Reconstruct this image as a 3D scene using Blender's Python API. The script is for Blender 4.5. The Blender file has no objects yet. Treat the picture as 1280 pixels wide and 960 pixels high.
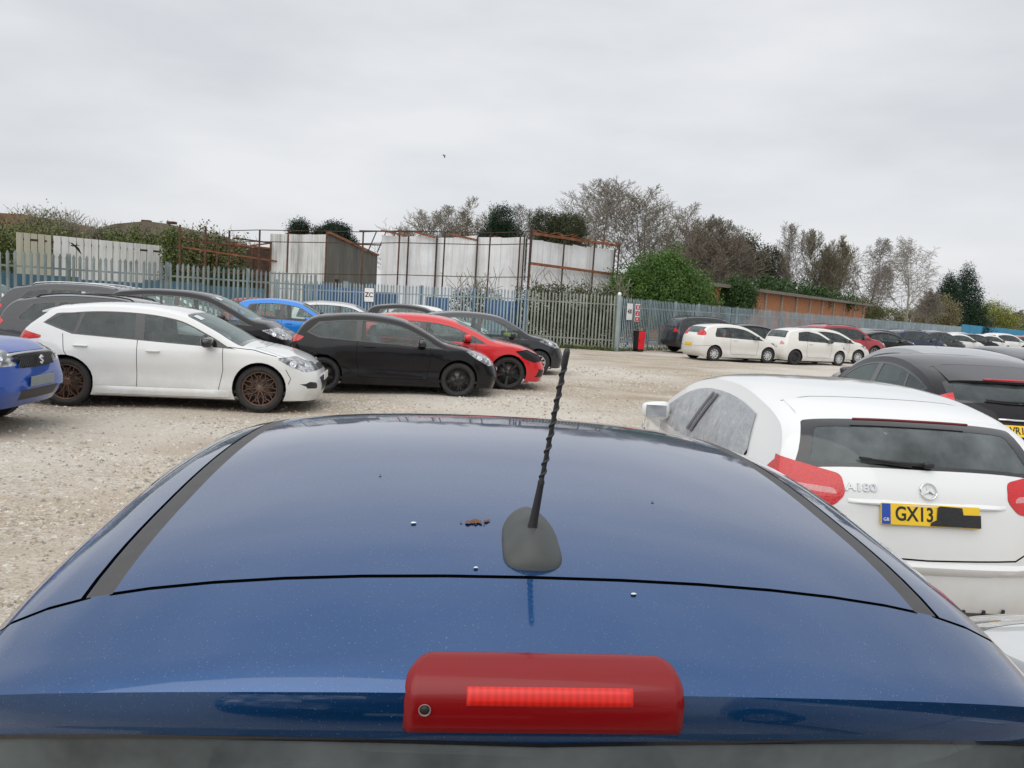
import bpy, bmesh, math, random
import numpy as np
from mathutils import Vector, Matrix
R = math.radians
random.seed(7); np.random.seed(7)
S = bpy.context.scene
COL = S.collection

# ---------------------------------------------------------------- camera, sky, sun, exposure
CAM_H, PITCH, ROLL, FPX = 1.775, 5.85, 3.2, 973.0
cd = bpy.data.cameras.new('camera'); cam = bpy.data.objects.new('camera', cd); COL.objects.link(cam)
cd.sensor_width = 36; cd.lens = 36 * FPX / 1280; cd.clip_start = .05; cd.clip_end = 3000
_p, _r = R(PITCH), R(ROLL)
_f = Vector((0, math.cos(_p), -math.sin(_p))); _x = Vector((1, 0, 0)); _u = _x.cross(_f)
_cr = _x * math.cos(_r) + _u * math.sin(_r); _cu = -_x * math.sin(_r) + _u * math.cos(_r)
_m = Matrix((_cr, _cu, -_f)).transposed().to_4x4(); _m.translation = (0, 0, CAM_H)
cam.matrix_world = _m
S.camera = cam

SUN_EL, SUN_AZ = R(50), R(205)
w = bpy.data.worlds.new('World'); S.world = w; w.use_nodes = True
nt = w.node_tree; N = nt.nodes; L = nt.links; N.clear()
out = N.new('ShaderNodeOutputWorld'); bg = N.new('ShaderNodeBackground')
sky = N.new('ShaderNodeTexSky'); sky.sky_type = 'NISHITA'; sky.sun_disc = False
sky.sun_elevation = SUN_EL; sky.sun_rotation = SUN_AZ; sky.air_density = 1.0; sky.dust_density = 3
tc = N.new('ShaderNodeTexCoord')
mp = N.new('ShaderNodeMapping'); mp.inputs['Scale'].default_value = (1, 1, 3.2)
n1 = N.new('ShaderNodeTexNoise'); n1.inputs['Scale'].default_value = 2.1; n1.inputs['Detail'].default_value = 5; n1.inputs['Roughness'].default_value = .5
cr = N.new('ShaderNodeValToRGB'); cr.color_ramp.elements[0].position = .36; cr.color_ramp.elements[1].position = .62
cr.color_ramp.elements[0].color = (6.5, 6.7, 7.05, 1); cr.color_ramp.elements[1].color = (8.0, 8.1, 8.3, 1)
sep = N.new('ShaderNodeSeparateXYZ'); rmp = N.new('ShaderNodeMapRange')
rmp.inputs[1].default_value = .35; rmp.inputs[2].default_value = 1; rmp.inputs[3].default_value = 1.0; rmp.inputs[4].default_value = 1.55
vm = N.new('ShaderNodeVectorMath'); vm.operation = 'SCALE'
mx = N.new('ShaderNodeMix'); mx.data_type = 'RGBA'; mx.inputs[0].default_value = .94
L.new(tc.outputs['Generated'], mp.inputs[0]); L.new(mp.outputs[0], n1.inputs[0]); L.new(n1.outputs[0], cr.inputs[0])
L.new(tc.outputs['Generated'], sep.inputs[0]); L.new(sep.outputs[2], rmp.inputs[0])
L.new(cr.outputs[0], vm.inputs[0]); L.new(rmp.outputs[0], vm.inputs['Scale'])
L.new(sky.outputs[0], mx.inputs[6]); L.new(vm.outputs[0], mx.inputs[7]); L.new(mx.outputs[2], bg.inputs[0])
bg.inputs[1].default_value = .1
L.new(bg.outputs[0], out.inputs[0])
sd = bpy.data.lights.new('sun', 'SUN'); so = bpy.data.objects.new('sun', sd); COL.objects.link(so)
sd.energy = 1.4; sd.angle = R(75); sd.color = (1, .97, .92)
so.rotation_euler = (R(90) - SUN_EL, 0, math.pi - SUN_AZ)
S.view_settings.view_transform = 'Standard'; S.view_settings.look = 'None'
S.view_settings.exposure = 0.09; S.view_settings.gamma = 1; S.view_settings.use_curve_mapping = False
S.cycles.max_bounces = 8; S.cycles.transparent_max_bounces = 24
try: S.cycles.use_denoising = True
except Exception: pass

# ---------------------------------------------------------------- helpers
def tag(o, label=None, cat=None, group=None, kind=None):
    if label: o['label'] = label
    if cat: o['category'] = cat
    if group: o['group'] = group
    if kind: o['kind'] = kind
    return o
def empty(name, loc=(0, 0, 0), rz=0):
    o = bpy.data.objects.new(name, None); COL.objects.link(o); o.location = loc; o.rotation_euler = (0, 0, rz)
    o.empty_display_size = .2
    return o
def link(name, me, mats, parent=None):
    o = bpy.data.objects.new(name, me); COL.objects.link(o)
    for m in (mats if isinstance(mats, (list, tuple)) else [mats]): me.materials.append(m)
    if parent: o.parent = parent
    return o
def copy_tree(o, parent=None):
    c = o.copy(); COL.objects.link(c); c.parent = parent
    for ch in o.children: copy_tree(ch, c)
    return c
class MB:
    """collects verts/faces; builds one mesh"""
    def __init__(s): s.v = []; s.f = []; s.m = []; s.cur = 0; s.sm = []
    def add(s, vs, fs, smooth=False):
        b = len(s.v); s.v += [tuple(v) for v in vs]
        for f in fs: s.f.append([b + i for i in f]); s.m.append(s.cur); s.sm.append(smooth)
        return s
    def box(s, c, d, rot=None):
        x, y, z = d[0] / 2, d[1] / 2, d[2] / 2
        vs = [Vector((a, b, e)) for a in (-x, x) for b in (-y, y) for e in (-z, z)]
        if rot is not None: vs = [rot @ v for v in vs]
        vs = [v + Vector(c) for v in vs]
        return s.add(vs, [(0, 1, 3, 2), (4, 6, 7, 5), (0, 4, 5, 1), (2, 3, 7, 6), (0, 2, 6, 4), (1, 5, 7, 3)])
    def bar(s, a, b, w, h=None, up=(0, 0, 1)):
        a, b = Vector(a), Vector(b); h = h or w; d = (b - a).normalized(); u = Vector(up)
        if abs(d.dot(u)) > .98: u = Vector((0, 1, 0))
        sx = d.cross(u).normalized(); sy = sx.cross(d)
        vs = [p + sx * (i * w / 2) + sy * (j * h / 2) for p in (a, b) for i, j in ((-1, -1), (1, -1), (1, 1), (-1, 1))]
        return s.add(vs, [(3, 2, 1, 0), (4, 5, 6, 7), (0, 1, 5, 4), (1, 2, 6, 5), (2, 3, 7, 6), (3, 0, 4, 7)])
    def tube(s, pts, rad, n=8, caps=True, smooth=True):
        pts = [Vector(p) for p in pts]; vs = []; fs = []
        rad = rad if isinstance(rad, (list, tuple)) else [rad] * len(pts)
        for k, p in enumerate(pts):
            d = (pts[min(k + 1, len(pts) - 1)] - pts[max(k - 1, 0)]).normalized()
            u = Vector((0, 0, 1)) if abs(d.z) < .9 else Vector((1, 0, 0))
            sx = d.cross(u).normalized(); sy = sx.cross(d)
            for i in range(n):
                a = 2 * math.pi * i / n; vs.append(p + (sx * math.cos(a) + sy * math.sin(a)) * rad[k])
        for k in range(len(pts) - 1):
            for i in range(n):
                j = (i + 1) % n; fs.append((k * n + i, k * n + j, (k + 1) * n + j, (k + 1) * n + i))
        if caps: fs.append(tuple(range(n))[::-1]); fs.append(tuple((len(pts) - 1) * n + i for i in range(n)))
        return s.add(vs, fs, smooth)
    def lathe(s, prof, M=None, n=32, close=False):
        """prof: (axis y, radius) turned round the Y axis"""
        vs = []; fs = []
        for (y, r) in prof:
            for i in range(n):
                a = 2 * math.pi * i / n; v = Vector((r * math.cos(a), y, r * math.sin(a)))
                vs.append(M @ v if M else v)
        k = len(prof)
        for q in range(k if close else k - 1):
            for i in range(n):
                j = (i + 1) % n; q2 = (q + 1) % k; fs.append((q * n + i, q * n + j, q2 * n + j, q2 * n + i))
        return s.add(vs, fs, True)
    def prism(s, poly, off):
        """poly: 3d points, extruded by off"""
        n = len(poly); off = Vector(off); a = [Vector(p) for p in poly]; b = [p + off for p in a]
        return s.add(a + b, [tuple(range(n))[::-1], tuple(range(n, 2 * n))] + [(i, (i + 1) % n, n + (i + 1) % n, n + i) for i in range(n)])
    def build(s, name, mats, parent=None, bevel=0, fix=True):
        me = bpy.data.meshes.new(name); me.from_pydata(s.v, [], s.f)
        me.polygons.foreach_set('material_index', s.m); me.polygons.foreach_set('use_smooth', s.sm)
        if fix and len(s.f) < 60000:
            bm = bmesh.new(); bm.from_mesh(me); bmesh.ops.recalc_face_normals(bm, faces=bm.faces); bm.to_mesh(me); bm.free()
        me.update(); o = link(name, me, mats, parent)
        if bevel:
            b = o.modifiers.new('bevel', 'BEVEL'); b.width = bevel; b.segments = 2; b.limit_method = 'ANGLE'; b.angle_limit = R(40)
        return o

def fast_mesh(name, V, F, mats, parent=None, mi=None, smooth=False):
    """V (n,3) array, F (m,k) array with equal sized faces"""
    me = bpy.data.meshes.new(name); V = np.asarray(V, np.float32); F = np.asarray(F, np.int32)
    me.vertices.add(len(V)); me.vertices.foreach_set('co', V.ravel())
    m, k = F.shape; me.loops.add(m * k); me.loops.foreach_set('vertex_index', F.ravel())
    me.polygons.add(m); me.polygons.foreach_set('loop_start', np.arange(0, m * k, k, dtype=np.int32))
    if mi is not None: me.polygons.foreach_set('material_index', np.asarray(mi, np.int32))
    me.polygons.foreach_set('use_smooth', np.full(m, smooth))
    me.update(calc_edges=True); me.validate()
    return link(name, me, mats, parent)

# ---------------------------------------------------------------- materials
class Mat:
    def __init__(s, name):
        s.m = bpy.data.materials.new(name); s.m.use_nodes = True; s.n = s.m.node_tree.nodes; s.l = s.m.node_tree.links
        s.b = s.n['Principled BSDF']; s.out = s.n['Material Output']
    def set(s, **k):
        al = dict(col='Base Color', rough='Roughness', metal='Metallic', coat='Coat Weight', coatr='Coat Roughness', spec='Specular IOR Level', alpha='Alpha', trans='Transmission Weight', ior='IOR', sheen='Sheen Weight')
        for a, v in k.items():
            i = s.b.inputs[al[a]]; i.default_value = (*v, 1) if a == 'col' and len(v) == 3 else v
        return s
    def coord(s, kind='Object'):
        return s.n.new('ShaderNodeTexCoord').outputs[kind]
    def noise(s, scale, detail=4, rough=.55, vec=None, stretch=None):
        vec = vec or s.coord()
        if stretch:
            m = s.n.new('ShaderNodeMapping'); m.inputs['Scale'].default_value = stretch; s.l.new(vec, m.inputs[0]); vec = m.outputs[0]
        n = s.n.new('ShaderNodeTexNoise'); n.inputs['Scale'].default_value = scale; n.inputs['Detail'].default_value = detail; n.inputs['Roughness'].default_value = rough
        s.l.new(vec, n.inputs['Vector']); return n.outputs['Fac']
    def ramp(s, fac, stops):
        r = s.n.new('ShaderNodeValToRGB'); e = r.color_ramp.elements
        while len(e) < len(stops): e.new(.5)
        for q, (p, c) in zip(e, stops): q.position = p; q.color = (*c, 1) if hasattr(c, '__len__') else (c, c, c, 1)
        s.l.new(fac, r.inputs[0]); return r.outputs[0]
    def mix(s, fac, a, b):
        m = s.n.new('ShaderNodeMix'); m.data_type = 'RGBA'
        for i, v in ((0, fac), (6, a), (7, b)):
            if hasattr(v, 'is_linked'): s.l.new(v, m.inputs[i])
            else: m.inputs[i].default_value = v if i == 0 else (*v, 1)
        return m.outputs[2]
    def math(s, op, a, b=0.0):
        m = s.n.new('ShaderNodeMath'); m.operation = op
        for i, v in ((0, a), (1, b)):
            if hasattr(v, 'is_linked'): s.l.new(v, m.inputs[i])
            else: m.inputs[i].default_value = v
        return m.outputs[0]
    def base(s, c): s.l.new(c, s.b.inputs['Base Color']); return s
    def roughn(s, c): s.l.new(c, s.b.inputs['Roughness']); return s
    def bump(s, h, strength=.3, dist=.02):
        b = s.n.new('ShaderNodeBump'); b.inputs['Strength'].default_value = strength; b.inputs['Distance'].default_value = dist
        s.l.new(h, b.inputs['Height']); s.l.new(b.outputs[0], s.b.inputs['Normal']); return s

def paint(name, col, metal=0., rough=.35, dirt=.35, dust=(.30, .27, .23), coat=1., fine=.25, specks=0.):
    """car paint with a dusty film: more low down on the doors and bumpers, blotchy on top"""
    m = Mat(name).set(metal=metal, coat=coat, coatr=.03, spec=.15)
    z = m.n.new('ShaderNodeSeparateXYZ'); m.l.new(m.coord(), z.inputs[0])
    low = m.n.new('ShaderNodeMapRange'); low.inputs[1].default_value = .85; low.inputs[2].default_value = .15; low.inputs[3].default_value = 0; low.inputs[4].default_value = 1
    m.l.new(z.outputs[2], low.inputs[0])
    n = m.noise(5, 6, .65); n2 = m.noise(60, 3, .6); n3 = m.noise(1.3, 3)
    a = m.math('MULTIPLY', m.math('POWER', low.outputs[0], 1.6), m.ramp(n, [(.3, .2), (.75, 1.)]))
    b = m.math('MULTIPLY', m.ramp(n3, [(.4, 0.), (.75, 1.)]), m.ramp(n2, [(.35, .4), (.7, 1.)]))
    f = m.math('MINIMUM', m.math('ADD', m.math('MULTIPLY', a, dirt), m.math('MULTIPLY', b, dirt * fine)), .9)
    if specks:
        sp = m.math('MULTIPLY', m.ramp(m.noise(520, 2, .6), [(.66, 0.), (.72, 1.)]), specks); wm = m.n.new('ShaderNodeTexVoronoi'); wm.inputs['Scale'].default_value = 26; wm.inputs['Randomness'].default_value = 1; m.l.new(m.coord(), wm.inputs['Vector'])
        ring = m.math('MULTIPLY', m.ramp(wm.outputs['Distance'], [(.10, 0.), (.125, 1.), (.15, 0.)]), m.math('MULTIPLY', m.ramp(m.noise(3, 3), [(.52, 0.), (.62, 1.)]), specks * .22))
        f = m.math('ADD', f, m.math('ADD', sp, ring))
    m.base(m.mix(f, col, dust))
    m.roughn(m.math('ADD', m.math('MULTIPLY', f, .5), rough))
    cr_ = m.math('ADD', m.math('MULTIPLY', f, .6), .04)
    m.l.new(cr_, m.b.inputs['Coat Roughness'])
    if name in ('black_paint', 'charcoal_metallic'): m.b.inputs['Coat IOR'].default_value = 1.32; m.b.inputs['Coat Weight'].default_value = .75
    if name == 'deep_blue_metallic': m.b.inputs['Coat IOR'].default_value = 1.62
    return m.m
def glass(name, tint, dusty=.06, dens=1.0):
    """thin car glass: tinted see-through under a sharp reflection, with dust and some sky sheen mixed in as pale colour"""
    m = Mat(name); m.n.remove(m.b)
    t = m.n.new('ShaderNodeBsdfTransparent'); t.inputs[0].default_value = (*tint, 1)
    g = m.n.new('ShaderNodeBsdfGlossy'); g.inputs['Roughness'].default_value = .015; g.inputs[0].default_value = (.74, .84, .82, 1)
    f = m.n.new('ShaderNodeFresnel'); f.inputs[0].default_value = 1.55
    mm = m.n.new('ShaderNodeMixShader'); m.l.new(f.outputs[0], mm.inputs[0]); m.l.new(t.outputs[0], mm.inputs[1]); m.l.new(g.outputs[0], mm.inputs[2])
    d = m.n.new('ShaderNodeBsdfDiffuse'); d.inputs[0].default_value = (.36, .40, .41, 1)  # pale film: dust, plus sky reflection put into the diffuse colour
    m2 = m.n.new('ShaderNodeMixShader'); fac = m.ramp(m.noise(4, 5, .6), [(.3, dusty * .4), (.75, dusty * 1.8)])
    m.l.new(fac, m2.inputs[0]); m.l.new(mm.outputs[0], m2.inputs[1]); m.l.new(d.outputs[0], m2.inputs[2])
    m.l.new(m2.outputs[0], m.out.inputs[0]); return m.m
def plain(name, col, rough=.6, metal=0, coat=0, var=.15, scale=8, bump=0, bscale=60):
    m = Mat(name).set(rough=rough, metal=metal, coat=coat)
    c2 = tuple(max(0, c * (1 - var)) for c in col); c3 = tuple(min(1, c * (1 + var)) for c in col)
    m.base(m.ramp(m.noise(scale, 5), [(.3, c2), (.7, c3)]))
    if bump: m.bump(m.noise(bscale, 4), bump, .01)
    return m.m
def lamp(name, col, rough=.12):
    m = Mat(name).set(rough=rough, coat=.6, coatr=.02)
    v = m.n.new('ShaderNodeTexVoronoi'); v.inputs['Scale'].default_value = 90; m.l.new(m.coord(), v.inputs['Vector'])
    c2 = tuple(c * .75 for c in col); m.base(m.ramp(v.outputs['Distance'], [(.1, col), (.6, c2)])); m.bump(v.outputs['Distance'], .12, .01)
    return m.m
def headmat():
    m = Mat('headlamp_glass').set(rough=.12, metal=.55, coat=1, coatr=.01)
    m.base(m.ramp(m.noise(14, 3, .5), [(.36, (.05, .055, .06)), (.5, (.22, .23, .24)), (.66, (.6, .61, .63))]))
    m.bump(m.noise(20, 2), .5, .03); return m.m
MT = dict(
    black=plain('black_plastic', (.018, .018, .02), .45, var=.2), blackg=plain('black_gloss', (.012, .012, .014), .12, coat=.6, var=.1),
    liner=plain('dark_liner', (.012, .012, .013), .9), rubber=plain('tyre_rubber', (.028, .027, .026), .8, var=.3, scale=20, bump=.2),
    greyp=plain('grey_bumper_plastic', (.09, .09, .085), .6, var=.2), seat=plain('seat_cloth', (.085, .088, .092), .95, var=.2, scale=40),
    chrome=plain('chrome', (.75, .76, .78), .12, 1, var=.05), steel=plain('steel_rim', (.03, .03, .032), .45, .4, var=.3),
    alloy=plain('silver_alloy', (.5, .51, .52), .3, .8, var=.15), hubcap=plain('hubcap_silver', (.55, .56, .57), .35, .4, var=.15),
    bronze=plain('bronze_alloy', (.14, .082, .06), .4, .5, var=.2), blackrim=plain('black_alloy', (.012, .012, .013), .28, .3, var=.2, coat=.4),
    brake=plain('brake_disc', (.12, .11, .1), .5, .7, var=.3), head=headmat(), red=lamp('red_lamp', (.66, .004, .008)), amber=lamp('amber_lamp', (.8, .22, .02)),
    clearred=lamp('pale_lamp', (.75, .3, .3)), white_lens=lamp('clear_lamp', (.7, .72, .72)),
    glass=glass('car_glass', (.80, .89, .86), .09), dark_glass=glass('privacy_glass', (.16, .19, .18), .10), rear_glass=glass('heated_glass', (.45, .54, .52), .22), dusty_sheen_glass=glass('dusty_sheen_glass', (.10, .12, .12), .24),
    yplate=plain('yellow_plate', (.80, .52, .02), .4, var=.04), wplate=plain('white_plate', (.75, .75, .72), .4, var=.04), ink=plain('plate_black', (.01, .01, .01), .5),
    blueband=plain('plate_blue_band', (.01, .06, .35), .4), wtext=plain('white_print', (.8, .8, .8), .5),
    railgrey=plain('rail_grey', (.048, .047, .047), .55, var=.12, scale=30),
)
# ---------------------------------------------------------------- car bodies
EX, EY, EZ = Vector((1, 0, 0)), Vector((0, 1, 0)), Vector((0, 0, 1))
def pip(x, y, P):
    c = False; n = len(P); j = n - 1
    for i in range(n):
        xi, yi = P[i]; xj, yj = P[j]
        if (yi > y) != (yj > y) and x < (xj - xi) * (y - yi) / (yj - yi) + xi: c = not c
        j = i
    return c
def clip(P, a, b, keep_left=True):
    """keep the part of 2d polygon P left of the line a->b"""
    out = []; s = 1 if keep_left else -1
    def side(p): return s * ((b[0] - a[0]) * (p[1] - a[1]) - (b[1] - a[1]) * (p[0] - a[0]))
    for i in range(len(P)):
        p, q = P[i], P[(i + 1) % len(P)]; sp, sq = side(p), side(q)
        if sp >= 0: out.append(p)
        if (sp > 0 > sq) or (sp < 0 < sq):
            t = sp / (sp - sq); out.append((p[0] + t * (q[0] - p[0]), p[1] + t * (q[1] - p[1])))
    return out
def rounded(P, r, k=4):
    """round the corners of a 2d polygon"""
    out = []; n = len(P)
    for i in range(n):
        p0, p, p1 = Vector(P[i - 1]), Vector(P[i]), Vector(P[(i + 1) % n])
        a, b = p0 - p, p1 - p; la, lb = a.length, b.length
        if la < 1e-6 or lb < 1e-6: continue
        if a.angle(b) > R(160): out.append(tuple(p)); continue
        rr = min(r, la * .45, lb * .45); s, e = p + a / la * rr, p + b / lb * rr
        for q in range(k + 1):
            t = q / k; out.append(tuple((1 - t) ** 2 * s + 2 * t * (1 - t) * p + t * t * e))
    return out

class Shell:
    def __init__(s, ctrl, W, belt=.92, tum=.20, tq=.30, n=2.8, rt=.10, ft=.14, zs=.17, step=.12, ax=(), rad=.32, crease=.84, flare=.016):
        s.c = [tuple(c) for c in ctrl]; s.N = len(ctrl); s.W2 = W / 2; s.L = max(c[0] for c in ctrl)
        s.belt, s.tum, s.tq, s.n, s.rt, s.ft, s.zs = belt, tum, tq, n, rt, ft, zs
        s.step = step; s.ax = ax; s.rad = rad; s.crease = crease; s.flare = flare
        K = 400; us = np.linspace(0, s.N - 1, K); P = np.array([s.C(u) for u in us])
        d = np.gradient(P[:, :2], axis=0); d /= np.linalg.norm(d, axis=1)[:, None] + 1e-9
        nr = np.stack([d[:, 1], -d[:, 0]], 1)           # inward normal for a rear -> roof -> front outline
        arc = np.concatenate([[0], np.cumsum(np.linalg.norm(np.diff(P[:, :2], axis=0), axis=1))])
        sm = np.zeros_like(nr)
        for i in range(K):
            wgt = np.exp(-((arc - arc[i]) / .13) ** 2) * np.gradient(arc); sm[i] = (nr * wgt[:, None]).sum(0)
        sm /= np.linalg.norm(sm, axis=1)[:, None]
        for i in range(K):                               # the strip ends horizontally at the bumpers' lower edges
            k = max(0., 1 - min(us[i], s.N - 1 - us[i]) / 1.6); sm[i, 1] *= (1 - k)
        sm /= np.linalg.norm(sm, axis=1)[:, None]
        s.us, s.nrm, s.arc = us, sm, arc
    def C(s, u):
        i = int(min(max(math.floor(u), 0), s.N - 2)); t = u - i
        p = [s.c[max(i - 1, 0)], s.c[i], s.c[i + 1], s.c[min(i + 2, s.N - 1)]]
        # centripetal-like: finite difference tangents scaled by chord lengths
        r = []
        l0 = math.dist(p[0][:2], p[1][:2]) or 1e-6; l1 = math.dist(p[1][:2], p[2][:2]) or 1e-6; l2 = math.dist(p[2][:2], p[3][:2]) or 1e-6
        for k in range(3):
            m1 = ((p[1][k] - p[0][k]) / l0 * l1 + (p[2][k] - p[1][k]) / l1 * l0) / (l0 + l1) * l1 if i > 0 else p[2][k] - p[1][k]
            m2 = ((p[2][k] - p[1][k]) / l1 * l2 + (p[3][k] - p[2][k]) / l2 * l1) / (l1 + l2) * l1 if i < s.N - 2 else p[2][k] - p[1][k]
            t2, t3 = t * t, t * t * t
            r.append((2 * t3 - 3 * t2 + 1) * p[1][k] + (t3 - 2 * t2 + t) * m1 + (-2 * t3 + 3 * t2) * p[2][k] + (t3 - t2) * m2)
        return r
    def inw(s, u):
        v = np.array([np.interp(u, s.us, s.nrm[:, 0]), np.interp(u, s.us, s.nrm[:, 1])]); return v / np.linalg.norm(v)
    def Q(s, u, extra=0):
        c = s.C(u); n = s.inw(u); d = c[2] + extra
        return c[0] + n[0] * d, max(c[1] + n[1] * d, s.zs)
    def W(s, x, z):
        h = s.W2
        xr, xf = 1.1, s.L - 1.25
        if x < xr: h *= 1 - s.rt * ((xr - x) / xr) ** 2.2
        if x > xf: h *= 1 - s.ft * ((x - xf) / (s.L - xf)) ** 2.2
        if z < s.belt:
            h -= .030 * ((z - .66) / .42) ** 2 if z < .66 else .045 * ((z - .66) / .3) ** 2
        else:
            e = z - s.belt; h -= .045 * ((s.belt - .66) / .3) ** 2 + s.tum * e + s.tq * e * e
        if z < s.belt + .1:
            mid = 1 / (1 + math.exp(-(x - .5) * 8)) / (1 + math.exp((x - s.L + .7) * 8))
            h += .015 * math.exp(-((z - s.crease) / .035) ** 2) * mid - .024 * math.exp(-((z - .50) / .13) ** 2) * mid + .012 * math.exp(-((z - .30) / .06) ** 2) * mid
            for a in s.ax:
                d = math.hypot(x - a, z - s.rad); h += s.flare * math.exp(-((d - s.rad - .05) / .07) ** 2)
        return h
    def pos(s, u, t):
        c = s.C(u); n = s.inw(u); q = s.Q(u); w_ = s.W(*q)
        t = min(max(t, -1), 1); d = c[2] * (1 - (1 - abs(t) ** s.n) ** (1 / s.n))
        # blend the drop so the strip ends exactly on Q
        return Vector((c[0] + n[0] * d, t * w_, c[1] + n[1] * d if t < 1 else q[1]))
    def posy(s, u, y):
        w_ = s.W(*s.Q(u)); return s.pos(u, y / w_)
    def normal(s, u, t):
        e = .02; a = s.pos(min(u + e, s.N - 1), t) - s.pos(max(u - e, 0), t); b = s.pos(u, min(t + e, 1)) - s.pos(u, t - e)
        n = b.cross(a); n.normalize(); return n if n.x * 1 + n.z * 1 or True else n
    def side(s, x, z): return Vector((x, s.W(x, z), z))
    def mesh(s, nt_=10, nr=14):
        us = []
        for i in range(s.N - 1):
            l = math.dist(s.c[i][:2], s.c[i + 1][:2]); k = max(2, math.ceil(l / s.step))
            us += [i + j / k for j in range(k)]
        us.append(s.N - 1); M = len(us)
        Qs = [s.Q(u) for u in us]
        ar = [0]
        for i in range(1, M): ar.append(ar[-1] + max(1e-4, math.dist(Qs[i], Qs[i - 1])))
        x0, x1 = Qs[0][0], Qs[-1][0]
        bm = bmesh.new(); s.lay = bm.faces.layers.int.new('tag'); grid = []
        for i, u in enumerate(us):
            row = []
            for j in range(nt_ + 1):
                t = 1 - (1 - j / nt_) ** 1.7; row.append(bm.verts.new(s.pos(u, t)))
            sx = x0 + (x1 - x0) * ar[i] / ar[-1]; q = Qs[i]
            for j in range(1, nr + 1):
                r = j / nr; x = q[0] + (sx - q[0]) * r; z = q[1] + (s.zs - q[1]) * r
                row.append(bm.verts.new((x, s.W(x, z), z)))
            # tuck under the sill
            row.append(bm.verts.new((sx, s.W(sx, s.zs) - .12, s.zs - .03)))
            grid.append(row)
        for i in range(M - 1):
            for j in range(len(grid[0]) - 1):
                try: bm.faces.new((grid[i][j], grid[i + 1][j], grid[i + 1][j + 1], grid[i][j + 1]))
                except ValueError: pass
        bmesh.ops.remove_doubles(bm, verts=bm.verts, dist=2e-5)
        bm.normal_update()
        if sum(f.normal.z * f.calc_area() for f in bm.faces) < 0: bmesh.ops.reverse_faces(bm, faces=bm.faces)
        bm.normal_update(); s.bm = bm; return bm
    def cut(s, P, eu, ev, filt, tg):
        """cut 2d outline P (in the plane eu, ev) into the faces that pass filt and tag what lies inside"""
        bm = s.bm; lay = s.lay
        if len(P) < 3: return
        u0, u1 = min(p[0] for p in P), max(p[0] for p in P); v0, v1 = min(p[1] for p in P), max(p[1] for p in P)
        def bb(f):
            a = [v.co.dot(eu) for v in f.verts]; b = [v.co.dot(ev) for v in f.verts]; return min(a), max(a), min(b), max(b)
        cand = {}
        for f in bm.faces:
            if not filt(f): continue
            b = bb(f)
            if b[1] >= u0 and b[0] <= u1 and b[3] >= v0 and b[2] <= v1: cand[f] = b
        for i in range(len(P)):
            a, b = P[i], P[(i + 1) % len(P)]; du, dv = b[0] - a[0], b[1] - a[1]; l = math.hypot(du, dv)
            if l < 1e-6: continue
            no = eu * (-dv / l) + ev * (du / l); co = eu * a[0] + ev * a[1]
            if abs(eu.dot(ev)) > 1e-6: pass
            x0, x1, y0, y1 = min(a[0], b[0]) - 1e-4, max(a[0], b[0]) + 1e-4, min(a[1], b[1]) - 1e-4, max(a[1], b[1]) + 1e-4
            fs = [f for f, q in cand.items() if q[1] >= x0 and q[0] <= x1 and q[3] >= y0 and q[2] <= y1]
            if not fs: continue
            es = set(); vs = set()
            for f in fs: es.update(f.edges); vs.update(f.verts)
            r = bmesh.ops.bisect_plane(bm, geom=list(vs) + list(es) + fs, dist=1e-6, plane_co=co, plane_no=no)
            for f in fs: cand.pop(f, None)
            for g in fs + [g for g in r['geom'] if isinstance(g, bmesh.types.BMFace)]:
                if g.is_valid: cand[g] = bb(g)
        for f in cand:
            if f.is_valid:
                c = f.calc_center_median()
                if pip(c.dot(eu), c.dot(ev), P): f[lay] = tg
    def cut_side(s, P, tg, filt=lambda f: True): s.cut(P, EX, EZ, filt, tg)
    def cut_param(s, UT, tg, rng=1e9, full=True):
        """UT: outline as (u, t) pairs on the crown strip; projected along the strip's own normal"""
        pts = [s.pos(u, t) for u, t in UT]; c = sum(pts, Vector()) / len(pts)
        um = sum(p[0] for p in UT) / len(UT); n = s.inw(um); no = Vector((-n[0], 0, -n[1]))
        eu = EY; ev = no.cross(eu).normalized()
        P = [(p.dot(eu), p.dot(ev)) for p in pts]
        rad = max((p - c).length for p in pts) + .1
        s.cut(P, eu, ev, lambda f: f.normal.dot(no) > .15 and (f.calc_center_median() - c).length < rad + .2, tg)
    def dlo(s, x0, z0, x1, z1, m, lean, up=0, x0z=.05, kick=.02):
        """window band outline: belt line (x0,z0)-(x1,z1), roofline chain inset by m"""
        pts = []; lo = []
        for u in np.linspace(0, s.N - 1, 220):
            q = s.Q(u, m)
            if x0 + lean < q[0] < x1 - .02: pts.append((q[0], q[1]))
        pts = [p for p in pts if p[1] > z0 + (z1 - z0) * (p[0] - x0) / (x1 - x0) + up + .015]
        # keep monotone x
        mono = [];
        for p in pts:
            if not mono or p[0] > mono[-1][0] + .025: mono.append(p)
        return [(x1, z1 + up)] + mono[::-1] + [(x0, z0 + x0z + up), (x0 + kick, z0 + (z1 - z0) * kick / (x1 - x0) + up)]
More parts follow.
